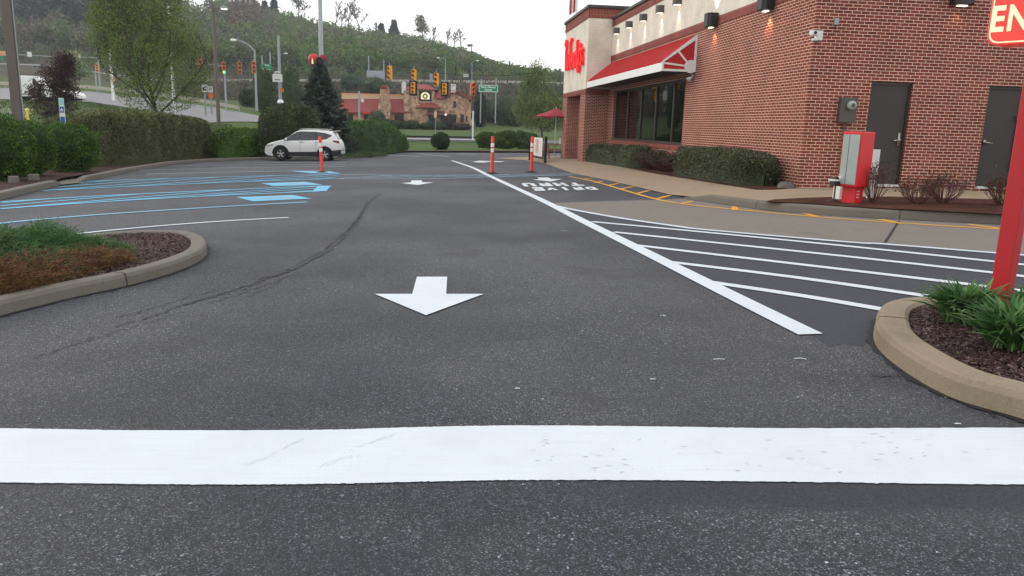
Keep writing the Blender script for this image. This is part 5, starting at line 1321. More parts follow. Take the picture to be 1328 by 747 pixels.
# tower
m = MB(); m.box(X(527), X(562.5), -.4, 5.0, GZ, Z(545, 115.3)); m.build('tower_wall', 'stucco', ST_)
m = MB(); m.prism([(X(525), GZ), (X(543.5), GZ), (X(543.5), Z(540, 115.4)), (X(527.2), Z(530, 115.4)), (X(524), Z(530, 122))], -.75, -.41, 'y'); m.build('stone_facing', 'stone', ST_)
m = MB(); m.prism([(X(543), GZ), (X(557), GZ), (X(557), Z(550, 147)), (X(553), Z(550, 141)), (X(543), Z(540, 134)), (X(533), Z(540, 124))], -1.4, -.76, 'y'); m.build('buttress', 'stone', ST_)
m = MB(); x0, x1, z0, z1 = X(524.6), X(567), Z(545, 116), Z(545, 108.8)
m.add([(x0, -1.1, z0), (x1, -1.1, z0), (x1, 5.6, z0), (x0, 5.6, z0), (x0+1.4, 1.6, z1), (x1-1.9, 1.6, z1), (x1-1.9, 3.2, z1), (x0+1.4, 3.2, z1)], [(0, 1, 5, 4), (1, 2, 6, 5), (2, 3, 7, 6), (3, 0, 4, 7), (4, 5, 6, 7), (0, 3, 2, 1)]); m.build('tower_roof', 'roof_red', ST_)
m = MB(); m.box(X(522), X(525.5), -.9, 0, Z(524, 121), Z(524, 107.5)); m.build('side_chimney', 'offwhite', ST_)
m = MB(); m.box(X(544), X(559.8), -.62, -.401, Z(550, 130.8), Z(550, 118)); sg = m.build('sign_board', 'black', ST_)
m = MB(); m.prism([(X(546.3), Z(550, 129)), (X(557.5), Z(550, 129)), (X(557.5), Z(550, 123)), (X(555.5), Z(550, 120.4)), (X(552), Z(550, 119.3)), (X(548.4), Z(550, 120.4)), (X(546.3), Z(550, 123))], -.66, -.621, 'y'); m.build('emblem', 'enter_cream', sg)
m = MB(); m.lathe([(.22, -.70), (.40, -.70)], (X(551.9), 0, Z(550, 125)), 16, 'y'); m.build('emblem_ring', 'black', sg)
m = MB(); x0, x1 = X(541.5), X(573); m.add([(x0, -2.2, Z(545, 140.3)), (x1, -2.2, Z(570, 140.3)), (x1-1.2, -.62, Z(560, 133.3)), (x0+.1, -.62, Z(545, 133.3)), (x0, -2.2, Z(545, 139.3)), (x1, -2.2, Z(570, 139.3)), (x1-1.2, -.62, Z(560, 134.2)), (x0+.1, -.62, Z(545, 134.2))], [(0, 1, 2, 3), (4, 5, 6, 7), (0, 1, 5, 4), (1, 2, 6, 5)]); m.build('porch_roof', 'roof_red', ST_)
# gable house
m = MB(); gx0, gx1 = X(562.6), X(608)
m.prism([(gx0, GZ), (gx1, GZ), (gx1, Z(608, 129)), (X(591.5), Z(591, 119.6)), (X(574), Z(574, 128)), (gx0, Z(565, 128))], -.9, 5.5, 'y'); m.build('gable_wall', 'stone', ST_)
def slab(p, q, y0, y1, th, name, mat):
    p, q = Vector(p), Vector(q); d = (q-p).normalized(); nn = Vector((-d.y, d.x))*th; nn = nn if nn.y > 0 else -nn
    m = MB(); m.prism([p[:], q[:], (q+nn)[:], (p+nn)[:]], y0, y1, 'y'); m.build(name, mat, ST_)
slab((X(591.5), Z(591, 119.3)), (X(611), Z(610, 130.5)), -1.5, 6, .30, 'roof', 'roof_red')
slab((X(591.5), Z(591, 119.3)), (X(571.5), Z(572, 129.8)), -1.5, 6, .30, 'roof', 'roof_red')
m = MB(); m.add([(X(562.6), -1.3, Z(565, 127.5)), (X(580), -1.3, Z(575, 127.5)), (X(590), 2.5, Z(590, 118.5)), (X(562.6), 2.5, Z(565, 116.5))], [(0, 1, 2, 3)]); m.build('side_roof', 'roof_red', ST_)
for (x0, x1, y0, y1) in ((588.2, 591.6, 131.5, 139.5), (587.5, 592.5, 148.5, 158.5), (597.5, 602, 148.5, 158.5), (572, 583, 149, 159), (604.5, 606.5, 150, 158)):
    m = MB(); m.box(X(x0), X(x1), -1.02, -.901, Z(x0, y1), Z(x0, y0)); m.build('window', 'dark_win', ST_)
m = MB(); m.box(X(557), X(566), -1.0, -.42, Z(560, 160), Z(560, 148)); m.build('entrance', 'dark_win', ST_)
m = MB(); m.prism([(-3.4, Z(565, 149.5)), (-.92, Z(565, 144)), (-.92, Z(565, 149.5))], X(556), X(577), 'x'); m.build('entrance_awning', 'dark_awn', ST_)
m = MB(); m.box(X(608.6), X(612.2), -1.6, .3, GZ, Z(610, 155)); m.build('stone_pier', 'stone', ST_)
m = MB(); m.lathe([(0, .2), (.2, 0), (0, -.2)], (X(579), -1.4, Z(579, 149)), 10); m.build('porch_lamp', 'lum', ST_)
# houses on the ridge
for (x0, x1, y0, y1, lb, mt) in ((313, 325, -6, 9.5, 'pale yellow house with a long window on the ridge', 'enter_cream'), (286, 298, -8, 4.5, 'white house on the ridge above the lit lamp', 'offwhite')):
    D = 446; c = at((x0+x1)/2, y1, D); k = D/1000; w = (x1-x0)*k; h = (y1-y0)*k
    t = thing('ridge_house', lb, 'house', c, 0, 'houses on the ridge')
    m = MB(); m.box(-w/2, w/2, 0, 6, -2, h*.75); m.build('wall', 'stucco' if mt == 'enter_cream' else mt, t)
    m = MB(); m.prism([(-w*.6, h*.75), (w*.6, h*.75), (0, h*1.15)], -.6, 6.6, 'y'); m.build('roof', 'cap', t)
    for q in (-.25, .2): m = MB(); m.box(w*q-.5, w*q+.6, -.1, -.01, h*.25, h*.6); m.build('window', 'dark_win', t)
c = at(554, 73.5, 400); t = thing('church_spire', 'tiny white pointed spire among the hillside trees', 'spire', c)
m = MB(); m.box(-1, 1, -1, 1, -3, .6); m.build('base', 'offwhite', t)
m = MB(); m.tube([(0, 0, .6), (0, 0, 4.2)], [1.3, .05], 4); m.build('spire', 'offwhite', t)

# ================================================================ PLANTS
def lump(P, s, a, seed): return 1+a*n3(P, s, seed)
def hedge(name, label, cat, path, w, h, leaf, N, cs, group=None, seed=1, sag_=.06, top=None, base=0., bottom_open=.0, dark=None, exp=3.2, mat='leaf', lumps=2.2, taper=1., up=.5):
    """clipped hedge: leaves over the shell of a rounded bank that follows `path` (world xy points)"""
    P = [np.array(p[:2]) for p in path]; Q = [q[:2] for q in catmull(P, 8)] if len(P) > 1 else P
    Q = np.array(Q); seg = np.r_[0, np.cumsum(np.linalg.norm(np.diff(Q, axis=0), axis=1))]; Ltot = seg[-1]
    hfun = (lambda t: np.interp(t, np.linspace(0, 1, len(h)), h)) if isinstance(h, (list, tuple)) else (lambda t: np.full_like(t, h))
    wfun = (lambda t: np.interp(t, np.linspace(0, 1, len(w)), w)) if isinstance(w, (list, tuple)) else (lambda t: np.full_like(t, w))
    def surf(u, v, k=1.):
        """u along 0..1, v around 0..1 (0 one foot, .5 top, 1 other foot)"""
        a = pi*v; ca, sa = np.cos(a), np.sin(a); ex = 2/exp
        cx = np.sign(ca)*np.abs(ca)**ex; cz = np.abs(sa)**ex
        s = u*Ltot; x = np.interp(s, seg, Q[:, 0]); y = np.interp(s, seg, Q[:, 1])
        x2 = np.interp(s+.05, seg, Q[:, 0])-np.interp(s-.05, seg, Q[:, 0]); y2 = np.interp(s+.05, seg, Q[:, 1])-np.interp(s-.05, seg, Q[:, 1])
        L = np.hypot(x2, y2)+1e-9; nx, ny = -y2/L, x2/L
        W = wfun(u)/2; e = np.minimum(1, np.maximum(0, np.minimum(s, Ltot-s)/(np.maximum(W, .2)*.8))); e = np.sqrt(np.clip(1-(1-e)**2.4, 0.0, 1))*.97+.03
        H = hfun(u)
        prof = 1-(1-taper)*(cz**1.5)
        X_ = x+nx*cx*W*e*prof*k; Y_ = y+ny*cx*W*e*prof*k; Z_ = H*cz*(.75+.25*e)*k
        pts = np.stack([X_, Y_, Z_], -1); dd = n3(pts*1., lumps, seed)*.5+n3(pts, lumps*3, seed+1)*.3
        cen = np.stack([x, y, H*.45], -1); out = unit(pts-cen); pts = pts+out*(dd*sag_*2)[..., None]
        pts[..., 2] += SLX*pts[..., 0]-SLY*pts[..., 1]+.1+base if not callable(base) else base(pts)
        return pts, out
    u = rng.random(N); v = rng.random(N)*(1-2*bottom_open)+bottom_open
    pts, out = surf(u, v); dep = rng.random(N)**2
    pts = pts-out*(dep*leaf*4)[:, None]+rng.normal(size=(N, 3))*leaf*.4
    V = leaves(pts, leaf, .6, up, out*.9); C = tints(N, cs)
    # clumps of the hedge differ in colour
    C *= (1+.35*n3(pts, 1.6, seed+5))[:, None]
    nu, nv = max(8, int(Ltot/.25)), 18
    uu, vv = np.meshgrid(np.linspace(0, 1, nu), np.linspace(0, 1, nv), indexing='ij')
    cp, _ = surf(uu.ravel(), vv.ravel(), .93); cp = cp.reshape(nu, nv, 3); cp[..., 2] = np.where(vv < .02, cp[..., 2]-.3, np.where(vv > .98, cp[..., 2]-.3, cp[..., 2]))
    F_ = [(i*nv+j, i*nv+j+1, (i+1)*nv+j+1, (i+1)*nv+j) for i in range(nu-1) for j in range(nv-1)]
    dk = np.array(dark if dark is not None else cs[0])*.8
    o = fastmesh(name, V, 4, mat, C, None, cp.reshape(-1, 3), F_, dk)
    return tag(o, label, cat, group)
def ball(name, label, cat, c, rx, ry, rz_, leaf, N, cs, group=None, seed=3, mat='leaf', up=.4, flat=.35, amp=.12):
    d = unit(rng.normal(size=(N, 3))); r = (1-.25*rng.random(N)**2)*(1+amp*n3(d, 3.0, seed)+amp*.6*n3(d, 7., seed+1))
    P = d*r[:, None]*np.array([rx, ry, rz_]); P[:, 2] = np.maximum(P[:, 2], -rz_*.92); P += np.array(c)
    V = leaves(P, leaf, .6, up, d*.9); C = tints(N, cs)*(1+.3*n3(d, 4, seed+4))[:, None]
    nu, nv = 18, 12; A = [(2*pi*i/nu, -pi/2+pi*j/(nv-1)) for i in range(nu) for j in range(nv)]
    D = np.array([(cos(a)*cos(b), sin(a)*cos(b), sin(b)) for a, b in A]); rr = .86*(1+amp*n3(D, 3.0, seed)); cp = D*rr[:, None]*np.array([rx, ry, rz_])+np.array(c)
    F_ = [(i*nv+j, i*nv+j+1, ((i+1) % nu)*nv+j+1, ((i+1) % nu)*nv+j) for i in range(nu) for j in range(nv-1)]
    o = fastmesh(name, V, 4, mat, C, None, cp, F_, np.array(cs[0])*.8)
    return tag(o, label, cat, group)
BRI = [(.030, .080, .010), (.065, .145, .016), (.12, .22, .03), (.035, .085, .012)]
HED = [(.075, .092, .028), (.115, .13, .045), (.15, .125, .08), (.09, .105, .042), (.16, .185, .065), (.04, .042, .02)]
DRK = [(.028, .058, .014), (.05, .088, .022), (.04, .07, .018)]
LIM = [(.07, .16, .016), (.13, .25, .03), (.05, .10, .016)]
# left: the two bright round bushes and the hedges
def gxy(x, y, h=.1): return G(x, y, h)
g = 'bright green round bushes by the left kerb'
c = gxy(76, 224); ball('round_bush', 'bright green round bush standing alone before the long hedge', 'bush', (c[0], c[1]+.75, c[2]+.78), .92, .85, .83, .055, 15000, BRI, g, 3)
c = gxy(22, 230); ball('round_bush', 'bright green round bush in front of the brown light pole', 'bush', (c[0], c[1]+.75, c[2]+.78), .62, .8, .80, .055, 11000, BRI, g, 11)
c = gxy(-14, 236); ball('round_bush', 'bright green bush cut off by the left picture edge', 'bush', (c[0], c[1]+.75, c[2]+.80), .72, .8, .86, .055, 12000, BRI, g, 17)
hp = [gxy(58, 219), gxy(100, 216), gxy(150, 212.5), gxy(200, 208), gxy(256, 204)]
hp = [(p[0]-.3+(.1 if i < 4 else -.35), p[1]+1.5) for i, p in enumerate(hp)]
hedge('long_hedge', 'long clipped brownish green hedge along the left kerb', 'hedge', hp, 2.2, [1.85, 2.15, 2.2, 2.25, 2.2, 2.1], .085, 80000, HED, None, 21, .05, exp=4.2, up=.9)
a = gxy(268, 205.5); b = gxy(338, 202.5)
hedge('low_hedge', 'lower bright yellow green hedge between the long hedge and the dark shrub', 'hedge', [(a[0], a[1]+1.6), ((a[0]+b[0])/2, (a[1]+b[1])/2+1.5), (b[0], b[1]+1.5)], 1.8, 1.55, .11, 17000, LIM, None, 31, .12)
c = gxy(345, 204.5); hedge('dark_shrub', 'big dark clipped shrub behind the front of the white car', 'shrub', [(c[0]-1.1, c[1]+2.6), (c[0]+.4, c[1]+2.6), (c[0]+2.3, c[1]+2.6)], 3.0, [2.7, 3.0, 2.9], .11, 30000, [(.040, .060, .020), (.066, .092, .030), (.06, .066, .030), (.105, .13, .05)], None, 41, .12, exp=3)
a = gxy(452, 198.5); b = gxy(530, 196.0)
hedge('green_hedge', 'rounded dark green hedge right of the blue spruce', 'hedge', [(a[0]-.6, a[1]+1.2), (a[0]+1.4, a[1]+1.4), ((a[0]+b[0])/2+.3, b[1]+.6), (b[0]-.6, b[1]+.4)], [1.9, 2.2, 2.0, 1.6], [2.3, 2.35, 2.0, 1.35], .12, 28000, [(.038, .09, .018), (.075, .15, .028), (.055, .115, .02), (.10, .18, .04)], None, 51, .12, exp=2.8)
c = gxy(570, 194.5); ball('round_bush', 'single round green bush in the middle of the far bed', 'bush', (c[0], c[1]+.9, c[2]+.78), .86, .8, .80, .09, 9000, DRK+[(.04, .08, .02)], None, 61)
gg = 'rounded green shrubs along the far kerb on the right'
for k, (px, rx, h_, lb) in enumerate(((632, 1.2, .78, 'leftmost rounded shrub of the far row behind the upright orange post'), (656, 1.3, .82, 'middle rounded shrub of the far row by the entrance'), (681, 1.15, .80, 'rightmost rounded shrub of the far row beside the banner'))):
    c = gxy(px, 195); ball('rounded_shrub', lb, 'shrub', (c[0], c[1]+.9, c[2]+h_+.06), rx, .85, h_, .12, 8000, [(.04, .09, .016), (.075, .14, .026), (.10, .18, .036)], gg, 71+k, amp=.22)
# hedges under the window wall
def wall_path(x0, x1, off): return [bw(-off, bloc(G(x, y, .16))[1])[:2] for x, y in (x0, x1)]
WHED = [(.050, .066, .026), (.082, .10, .042), (.095, .078, .046), (.14, .165, .09)]
y_of = lambda px, py: WA(px, py, .95)[1]
def hw(y0, y1): return [tuple(bw(-.55, y)[:2]) for y in np.linspace(y0, y1, 4)]
zb_ = lambda yl: 0
ybA = y_of(820, 219); ybB = y_of(756, 207.5)
hedge('wall_hedge', 'clipped dark green hedge beside the tower under the window', 'hedge', hw(ybB-.4, ybA+.2), .85, .80, .055, 20000, WHED, None, 81, .05, base=.05, exp=4)
hedge('wall_hedge', 'clipped dark green hedge along the blank brick wall to the corner', 'hedge', hw(y_of(872, 229.5), .55), .98, [.84, .82, .80, .76, .72], .050, 44000, WHED, None, 91, .05, base=.06, exp=4)
def twiggy(name, label, cat, c, r, h, n, cs=None, group=None, nl=0, leaf=.03, mat='twig_red', rad=.007, fork=3, lean=.9):
    t = thing(name, label, cat, c, 0, group); m = MB(); tips = []
    for i in range(n):
        a = random.uniform(0, 2*pi); q = random.random()**.6; p0 = Vector((cos(a)*r*.15, sin(a)*r*.15, 0)); e = Vector((cos(a)*r*q*lean, sin(a)*r*q*lean, h*random.uniform(.6, 1)*(1-.3*q)))
        mid_ = p0.lerp(e, .5)+Vector((cos(a)*r*.12, sin(a)*r*.12, random.uniform(-.02, .04))); m.tube([p0, mid_, e], [rad, rad*.75, rad*.4], 4, False)
        for k in range(fork):
            s_ = mid_.lerp(e, random.uniform(0, .9)); f = s_+Vector((random.gauss(0, .09), random.gauss(0, .09), random.uniform(.05, .2)))*(h/.6); m.tube([s_, f], [rad*.5, rad*.25], 3, False); tips.append(f)
            f2 = s_.lerp(f, .5)+Vector((random.gauss(0, .06), random.gauss(0, .06), random.uniform(.02, .1))); m.tube([s_.lerp(f, .5), f2], [rad*.35, rad*.2], 3, False); tips.append(f2)
        tips.append(e)
    m.build('branches', mat, t)
    if nl:
        T = np.array([tuple(x) for x in tips]); P = T[rng.integers(0, len(T), nl)]+rng.normal(size=(nl, 3))*.05; fastmesh('foliage', leaves(P, leaf, .6, .3), 4, 'leaf', tints(nl, cs), t)
    return t
RED = [(.05, .032, .022), (.08, .045, .03), (.045, .05, .02)]
g2 = 'sparse reddish shrubs under the long window'
ya, yb = y_of(828, 221), y_of(868, 229)
for k, (f, lb) in enumerate(((.0, 'sparse reddish shrub next to the clipped hedge by the tower'), (.48, 'sparse reddish shrub in the middle under the window'), (1.0, 'sparse reddish shrub next to the long wall hedge'))):
    p = bw(-.5, ya+(yb-ya)*f); p[2] = gz(p[0], p[1], .17); twiggy('sparse_shrub', lb, 'shrub', p, .75, .62, 120, RED, g2, 3800, .045)
g3_ = 'bare twiggy shrubs in the bed before the door wall'
for (px, py, r_, h_, n_, lb) in ((1133, 262, .34, .75, 38, 'bare upright shrub beside the red menu board'), (1190, 264, .42, .45, 60, 'bare low spreading shrub left of the middle of the door wall bed'), (1222, 263, .40, .52, 60, 'bare spreading shrub in front of the brick between the doors'), (1298, 266, .32, .55, 55, 'bare shrub with a few green leaves at the foot of the right door')):
    p = G(px, py, .165); t = twiggy('bare_shrub', lb, 'shrub', p, r_, h_, n_, RED, g3_, 260 if px != 1298 else 420, .04, rad=.006)
    if px in (1190, 1222): pass
c = G(1318, 268, .165); twiggy('bare_shrub', 'low green leaved plant by the red post foot in the far bed', 'shrub', c, .2, .2, 14, BRI, None, 300, .05)

# junipers on the left island
def juniper(name, label, cat, pts, N, cs, h, leaf, seed, spread=.5):
    """arching sprays: each spray is a row of short needles"""
    T = []; Cc = []
    for (x, y, rx, ry, hh) in pts:
        n = int(N*rx*ry)
        a = rng.uniform(0, 2*pi, n); q = np.sqrt(rng.random(n)); bx = x+cos_(a)*q*rx; by = y+np.sin(a)*q*ry
        z0 = hh*np.sqrt(np.maximum(0, 1-(q*.95)**2))*(.8+.3*n3(np.stack([bx, by, bx*0], -1), 6, seed))
        base_ = np.stack([bx, by, gz(bx, by, .09)+z0*rng.uniform(.25, 1, n)], -1)
        d = unit(np.stack([cos_(a)*(.25+q*.6)+rng.normal(size=n)*.45, np.sin(a)*(.25+q*.6)+rng.normal(size=n)*.45, rng.uniform(.05, .9, n)], -1)); L = rng.uniform(.09, .2, n)*spread*2
        K = 9; col = tints(n, cs)
        for k in range(K):
            t = (k/K); p = base_+d*(L*t)[:, None]+np.array([0, 0, -1])*(L*t*t*.35)[:, None]
            off = unit(np.cross(d, rng.normal(size=(n, 3))))*(.028*(1-t*.7)); T.append((p, unit(d+off*22), leaf*(1-t*.4))); Cc.append(col*(1+.25*t))
    V = []
    for (p, d, z) in T:
        s_ = unit(np.cross(d, rng.normal(size=d.shape))); V.append(np.stack([p-d*z*.3, p+s_*z*.16, p+d*z, p-s_*z*.16], 1).reshape(-1, 3))
    return tag(fastmesh(name, np.concatenate(V), 4, 'needle', np.concatenate(Cc)), label, cat)
cos_ = np.cos
JG = [(.025, .07, .02), (.05, .12, .035), (.09, .17, .06)]; JB = [(.13, .062, .026), (.22, .115, .045), (.07, .035, .018), (.10, .10, .03), (.17, .075, .032), (.05, .025, .015)]
def ip(x, y): q = G(x, y, .1); return q[0], q[1]
def jp(x, y, rx, ry, hh): q = ip(x, y); return (q[0], q[1], rx, ry, hh)
juniper('green_juniper', 'low spreading green juniper at the back of the left island', 'juniper', [jp(-60, 345, .8, .5, .38), jp(5, 336, .62, .5, .40), jp(48, 333, .48, .45, .32), jp(92, 331, .40, .36, .24), jp(122, 331, .28, .28, .14)], 15000, JG, .3, .022, 5)
juniper('browned_juniper', 'browned orange juniper along the front of the left island', 'juniper', [jp(-50, 376, .55, .36, .22), jp(4, 366, .48, .34, .24), jp(45, 357, .42, .28, .21), jp(85, 348, .38, .26, .19), jp(118, 343, .30, .24, .16), jp(134, 339, .2, .2, .12)], 13000, JB, .25, .020, 6)
juniper('green_juniper', 'few small green sprigs pushing through the browned juniper', 'juniper', [jp(20, 358, .5, .25, .30), jp(70, 345, .4, .2, .25), jp(112, 337, .25, .16, .2)], 2600, JG, .25, .022, 15)
# day lilies on the right island
def lily(label, x, y, r, h, n, seed):
    p = G(x, y, .10); V = []; C = []; r_ = np.random.default_rng(seed)
    for i in range(n):
        a = r_.uniform(0, 2*pi); R_ = r*r_.uniform(.35, 1.08); H = h*r_.uniform(.65, 1.1)*(1.15-.4*R_/r); w = r_.uniform(.007, .012)
        o = np.array([r_.normal()*r*.16, r_.normal()*r*.16, 0]); d = np.array([cos(a), sin(a), 0]); s_ = np.array([-sin(a), cos(a), 0])+r_.normal(size=3)*.2
        K = 7; L = []; col = np.array([(.05, .13, .03), (.09, .19, .05), (.14, .26, .085)][r_.integers(0, 3)])*r_.uniform(.75, 1.25); fall = r_.uniform(.9, 1.9)
        for k in range(K+1):
            t = k/K; q = o+d*R_*(t**1.25)+np.array([0, 0, H*(2.1*t-fall*t*t*(.75))]); q[2] = max(q[2], .01); ww = w*(1-t**2.2)*(.55+.9*min(1, t*3)); L.append((q-s_*ww+np.array([0, 0, ww*.5]), q+s_*ww+np.array([0, 0, ww*.5]), q))
        for k in range(K):
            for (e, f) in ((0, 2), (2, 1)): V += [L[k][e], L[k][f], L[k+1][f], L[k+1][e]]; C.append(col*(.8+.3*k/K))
    V = np.array(V)+p
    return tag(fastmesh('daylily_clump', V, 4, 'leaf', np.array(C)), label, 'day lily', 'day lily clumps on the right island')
lily('arching green day lily clump left of the red sign post', 1247, 418, .28, .23, 330, 1)
lily('arching green day lily clump in front of the red sign post', 1312, 452, .28, .23, 350, 2)
lily('arching green day lily clump behind the red sign post at the picture edge', 1345, 415, .24, .19, 200, 3)
# loose mulch chips on the near beds
def chips(name, poly, N, size, cs, h=.092, seed=1):
    P = np.array([p[:2] for p in poly]); lo, hi = P.min(0), P.max(0); pts = []
    q = rng.uniform(lo, hi, (N*3, 2)); x, y = q[:, 0], q[:, 1]; ins = np.zeros(len(q), bool); j = len(P)-1
    for i in range(len(P)):
        xi, yi, xj, yj = *P[i], *P[j]; c_ = ((yi > y) != (yj > y)) & (x < (xj-xi)*(y-yi)/(yj-yi+1e-12)+xi); ins ^= c_; j = i
    q = q[ins][:N]; n = len(q); p = np.stack([q[:, 0], q[:, 1], gz(q[:, 0], q[:, 1], h)+rng.random(n)*.016], -1)
    d = unit(rng.normal(size=(n, 3))*np.array([1, 1, .35])); s_ = unit(np.cross(d, np.array([0, 0, 1.])+rng.normal(size=(n, 3))*.4)); z = size*rng.uniform(.4, 1.5, (n, 1)); w_ = z*rng.uniform(.15, .4, (n, 1))
    V = np.stack([p-d*z-s_*w_, p+d*z-s_*w_*.7, p+d*z+s_*w_, p-d*z+s_*w_*.8], 1).reshape(-1, 3)
    return tag(fastmesh(name, V, 4, 'needle', tints(n, cs)), None, None, None, 'stuff')
MC = [(.045, .022, .020), (.09, .05, .045), (.022, .012, .012), (.16, .10, .09)]
ri = offset(kr, -1, .21); ri = [p for p in ri if p[0] < 3.6]
chips('mulch_chips', ri, 15000, .012, MC)
li = offset(kl, 1, .18); li = [p for p in li if p[0] > -5.2]
chips('mulch_chips', li, 15000, .013, MC+[(.07, .05, .045)])
# grit and leaf litter gathered at the kerb feet
Q = []
for P_ in KERBS:
    for i in range(len(P_)-1):
        L_ = np.linalg.norm(P_[i+1]-P_[i])
        if P_[i][1] > 30 or L_ == 0: continue
        for _ in range(int(L_*26)):
            q = P_[i]+(P_[i+1]-P_[i])*random.random()+np.array([random.gauss(0, .05), random.gauss(0, .05)]); Q.append((q[0], q[1], gz(q[0], q[1], .006)))
Q = np.array(Q); d = unit(rng.normal(size=(len(Q), 3))*np.array([1, 1, .1])); s_ = unit(np.cross(d, np.array([0, 0, 1.]))); z = .007*rng.uniform(.4, 1.6, (len(Q), 1))
tag(fastmesh('leaf_litter', np.stack([Q-d*z, Q+s_*z*.5, Q+d*z, Q-s_*z*.5], 1).reshape(-1, 3), 4, 'needle', tints(len(Q), [(.10, .07, .045), (.05, .035, .03), (.2, .18, .15)])), None, None, None, 'stuff')
# some stones and a swale edge on the left
for (x, y, w_, lb) in ((44, 233, .2, 'pale block beside the gap in the left kerb'), (18, 236, .18, 'small grey stone under the round bush')):
    p = G(x, y, .12); m = MB(); m.cbox((p[0], p[1], p[2]+.05), (w_*1.2, w_, .2), .3); tag(m.build('stone_block', 'kerb_grey', bevel=.03), lb, 'stone')

# --- trees
def skeleton(h, r0, spread, levels, nb, up=.6, seed=1, first=.25, crook=.12, ratio=.68, pull=0):
    rr = random.Random(seed); segs = []; tips = []
    def go(p, d, L, r, lev):
        K = 4 if lev == 0 else 3; q = p; pts = [p]; rs = [r]
        for k in range(K):
            d = (d+Vector((rr.gauss(0, crook), rr.gauss(0, crook), rr.gauss(0, crook*.5)+(.05 if lev else 0)))).normalized(); q = q+d*(L/K); pts.append(q); rs.append(r*(1-.45*(k+1)/K))
        segs.append((pts, rs))
        if lev >= levels: tips.append(q); tips.append(pts[-2]); return
        n = nb[min(lev, len(nb)-1)]
        for i in range(n):
            t = first+(1-first)*(i+.5)/n if lev == 0 else rr.uniform(.3, 1); j = min(K-1, int(t*K)); s_ = pts[j].lerp(pts[j+1], t*K-j); a = i*2.4+rr.uniform(-.5, .5)
            side = Vector((cos(a), sin(a), 0)); nd = (d*up*(1.0 if lev else (.5+t*.6))+side*spread*(1.15-.5*t if lev == 0 else 1)).normalized()
            go(s_, nd, L*ratio*(1.15-.55*t if lev == 0 else rr.uniform(.6, 1)), rs[j]*.55, lev+1)
        if lev > 0 or True: tips.append(q)
    go(Vector((0, 0, 0)), Vector((0, 0, 1)), h, r0, 0); return segs, tips
def tree(name, label, cat, loc, h, r0, spread, levels, nb, cs, nleaf, leaf, seed=1, cr=.35, group=None, up=.6, first=.25, ratio=.68, bark='bark', minr=.006, env=None, squash=.8, crown='crown', trans=0, crook=.12, fill=None):
    t = thing(name, label, cat, loc, 0, group); segs, tips = skeleton(h, r0, spread, levels, nb, up, seed, first, crook, ratio)
    if env: tips = [Vector(env(np.array(p))) for p in tips]
    m = MB()
    for pts, rs in segs:
        if env: pts = [Vector(env(np.array(p))) for p in pts]
        m.tube(pts, [max(minr, r) for r in rs], 6 if rs[0] > .04 else 3, False)
    m.build('trunk', bark, t)
    if nleaf:
        for pts, rs in segs[1:]:
            for p in pts[2:]: tips.append(Vector(env(np.array(p))) if env else p)
        T = np.array([tuple(p) for p in tips]); i = rng.integers(0, len(T), nleaf); P = T[i]+rng.normal(size=(nleaf, 3))*cr*np.array([1, 1, squash]); c = tints(len(T), cs)[i]*rng.uniform(.8, 1.25, (nleaf, 1))
        if fill:      # finer twigs between the drawn branches
            zz, kk, nf = fill; z_ = rng.uniform(zz[0], zz[-1], nf*3); k_ = np.interp(z_, zz, kk); keep = rng.random(len(z_)) < (k_/max(kk))**1.6; z_, k_ = z_[keep], k_[keep]
            a_ = rng.uniform(0, 2*pi, len(z_)); r_ = k_*np.sqrt(rng.random(len(z_)))*(1+.12*n3(np.stack([np.cos(a_), np.sin(a_), z_*.6], -1), 3., seed)); Q = np.stack([r_*np.cos(a_), r_*np.sin(a_), z_], -1)
            Q = Q[n3(Q, 1.5, seed+9) > .02+.1*rng.random(len(Q))][:nf]; P = np.concatenate([P, Q]); cc = tints(len(Q), cs)*(1+.35*n3(Q, 1.8, seed+3))[:, None]; c = np.concatenate([c, cc])
        fastmesh(crown, leaves(P, leaf, .62, .2), 4, 'leaf', c, t)
    return t
def T_(px, D): return terr(px, D)
YG = [(.15, .20, .045), (.19, .245, .06), (.12, .165, .035), (.09, .13, .03)]
# big light green tree
b = T_(207, 56); hh = 10.8
def env1(p):
    z = p[2]/hh; k = 3.75*np.interp(z, [0, .10, .18, .35, .6, .85, 1.05], [.08, .35, .85, 1.0, .92, .68, .35]); r = math.hypot(p[0], p[1])
    if r > k and r > 0: p = p.copy(); p[:2] *= (k+(r-k)*.12)/r
    return p
tree('tree', 'big light green spring tree behind the long hedge', 'tree', b, 10.8, .13, .9, 3, [36, 7, 5], YG, 60000, .11, 5, .42, up=1.3, first=.07, ratio=.50, fill=([.9, 1.6, 2.6, 4, 6, 8.5, 10.8], [.8, 2.4, 3.2, 3.6, 3.4, 2.5, 1.1], 30000), env=env1, bark='bark')
b = T_(58, 50)
tree('purple_tree', 'small purple leaved tree in front of the left road', 'tree', b, 4.6, .07, .7, 3, [14, 5, 4], [(.045, .014, .020), (.07, .022, .028), (.03, .012, .014), (.05, .04, .02)], 12000, .11, 8, .22, up=1.1, first=.10, ratio=.40)
b = T_(10, 46)
tree('blossom_tree', 'small white blossoming tree at the far left', 'tree', b, 2.2, .06, .9, 2, [9, 6], [(.42, .42, .34), (.55, .55, .48), (.12, .18, .07)], 6000, .075, 9, .20, up=.6, first=.3, ratio=.5)
b = T_(103, 98)
tree('pale_tree', 'small pale green tree beyond the left road', 'tree', b, 3.6, .08, .9, 2, [9, 6], [(.16, .22, .10), (.22, .28, .14)], 4500, .17, 10, .38, up=.6, first=.3, ratio=.45)
b = T_(705, 88)
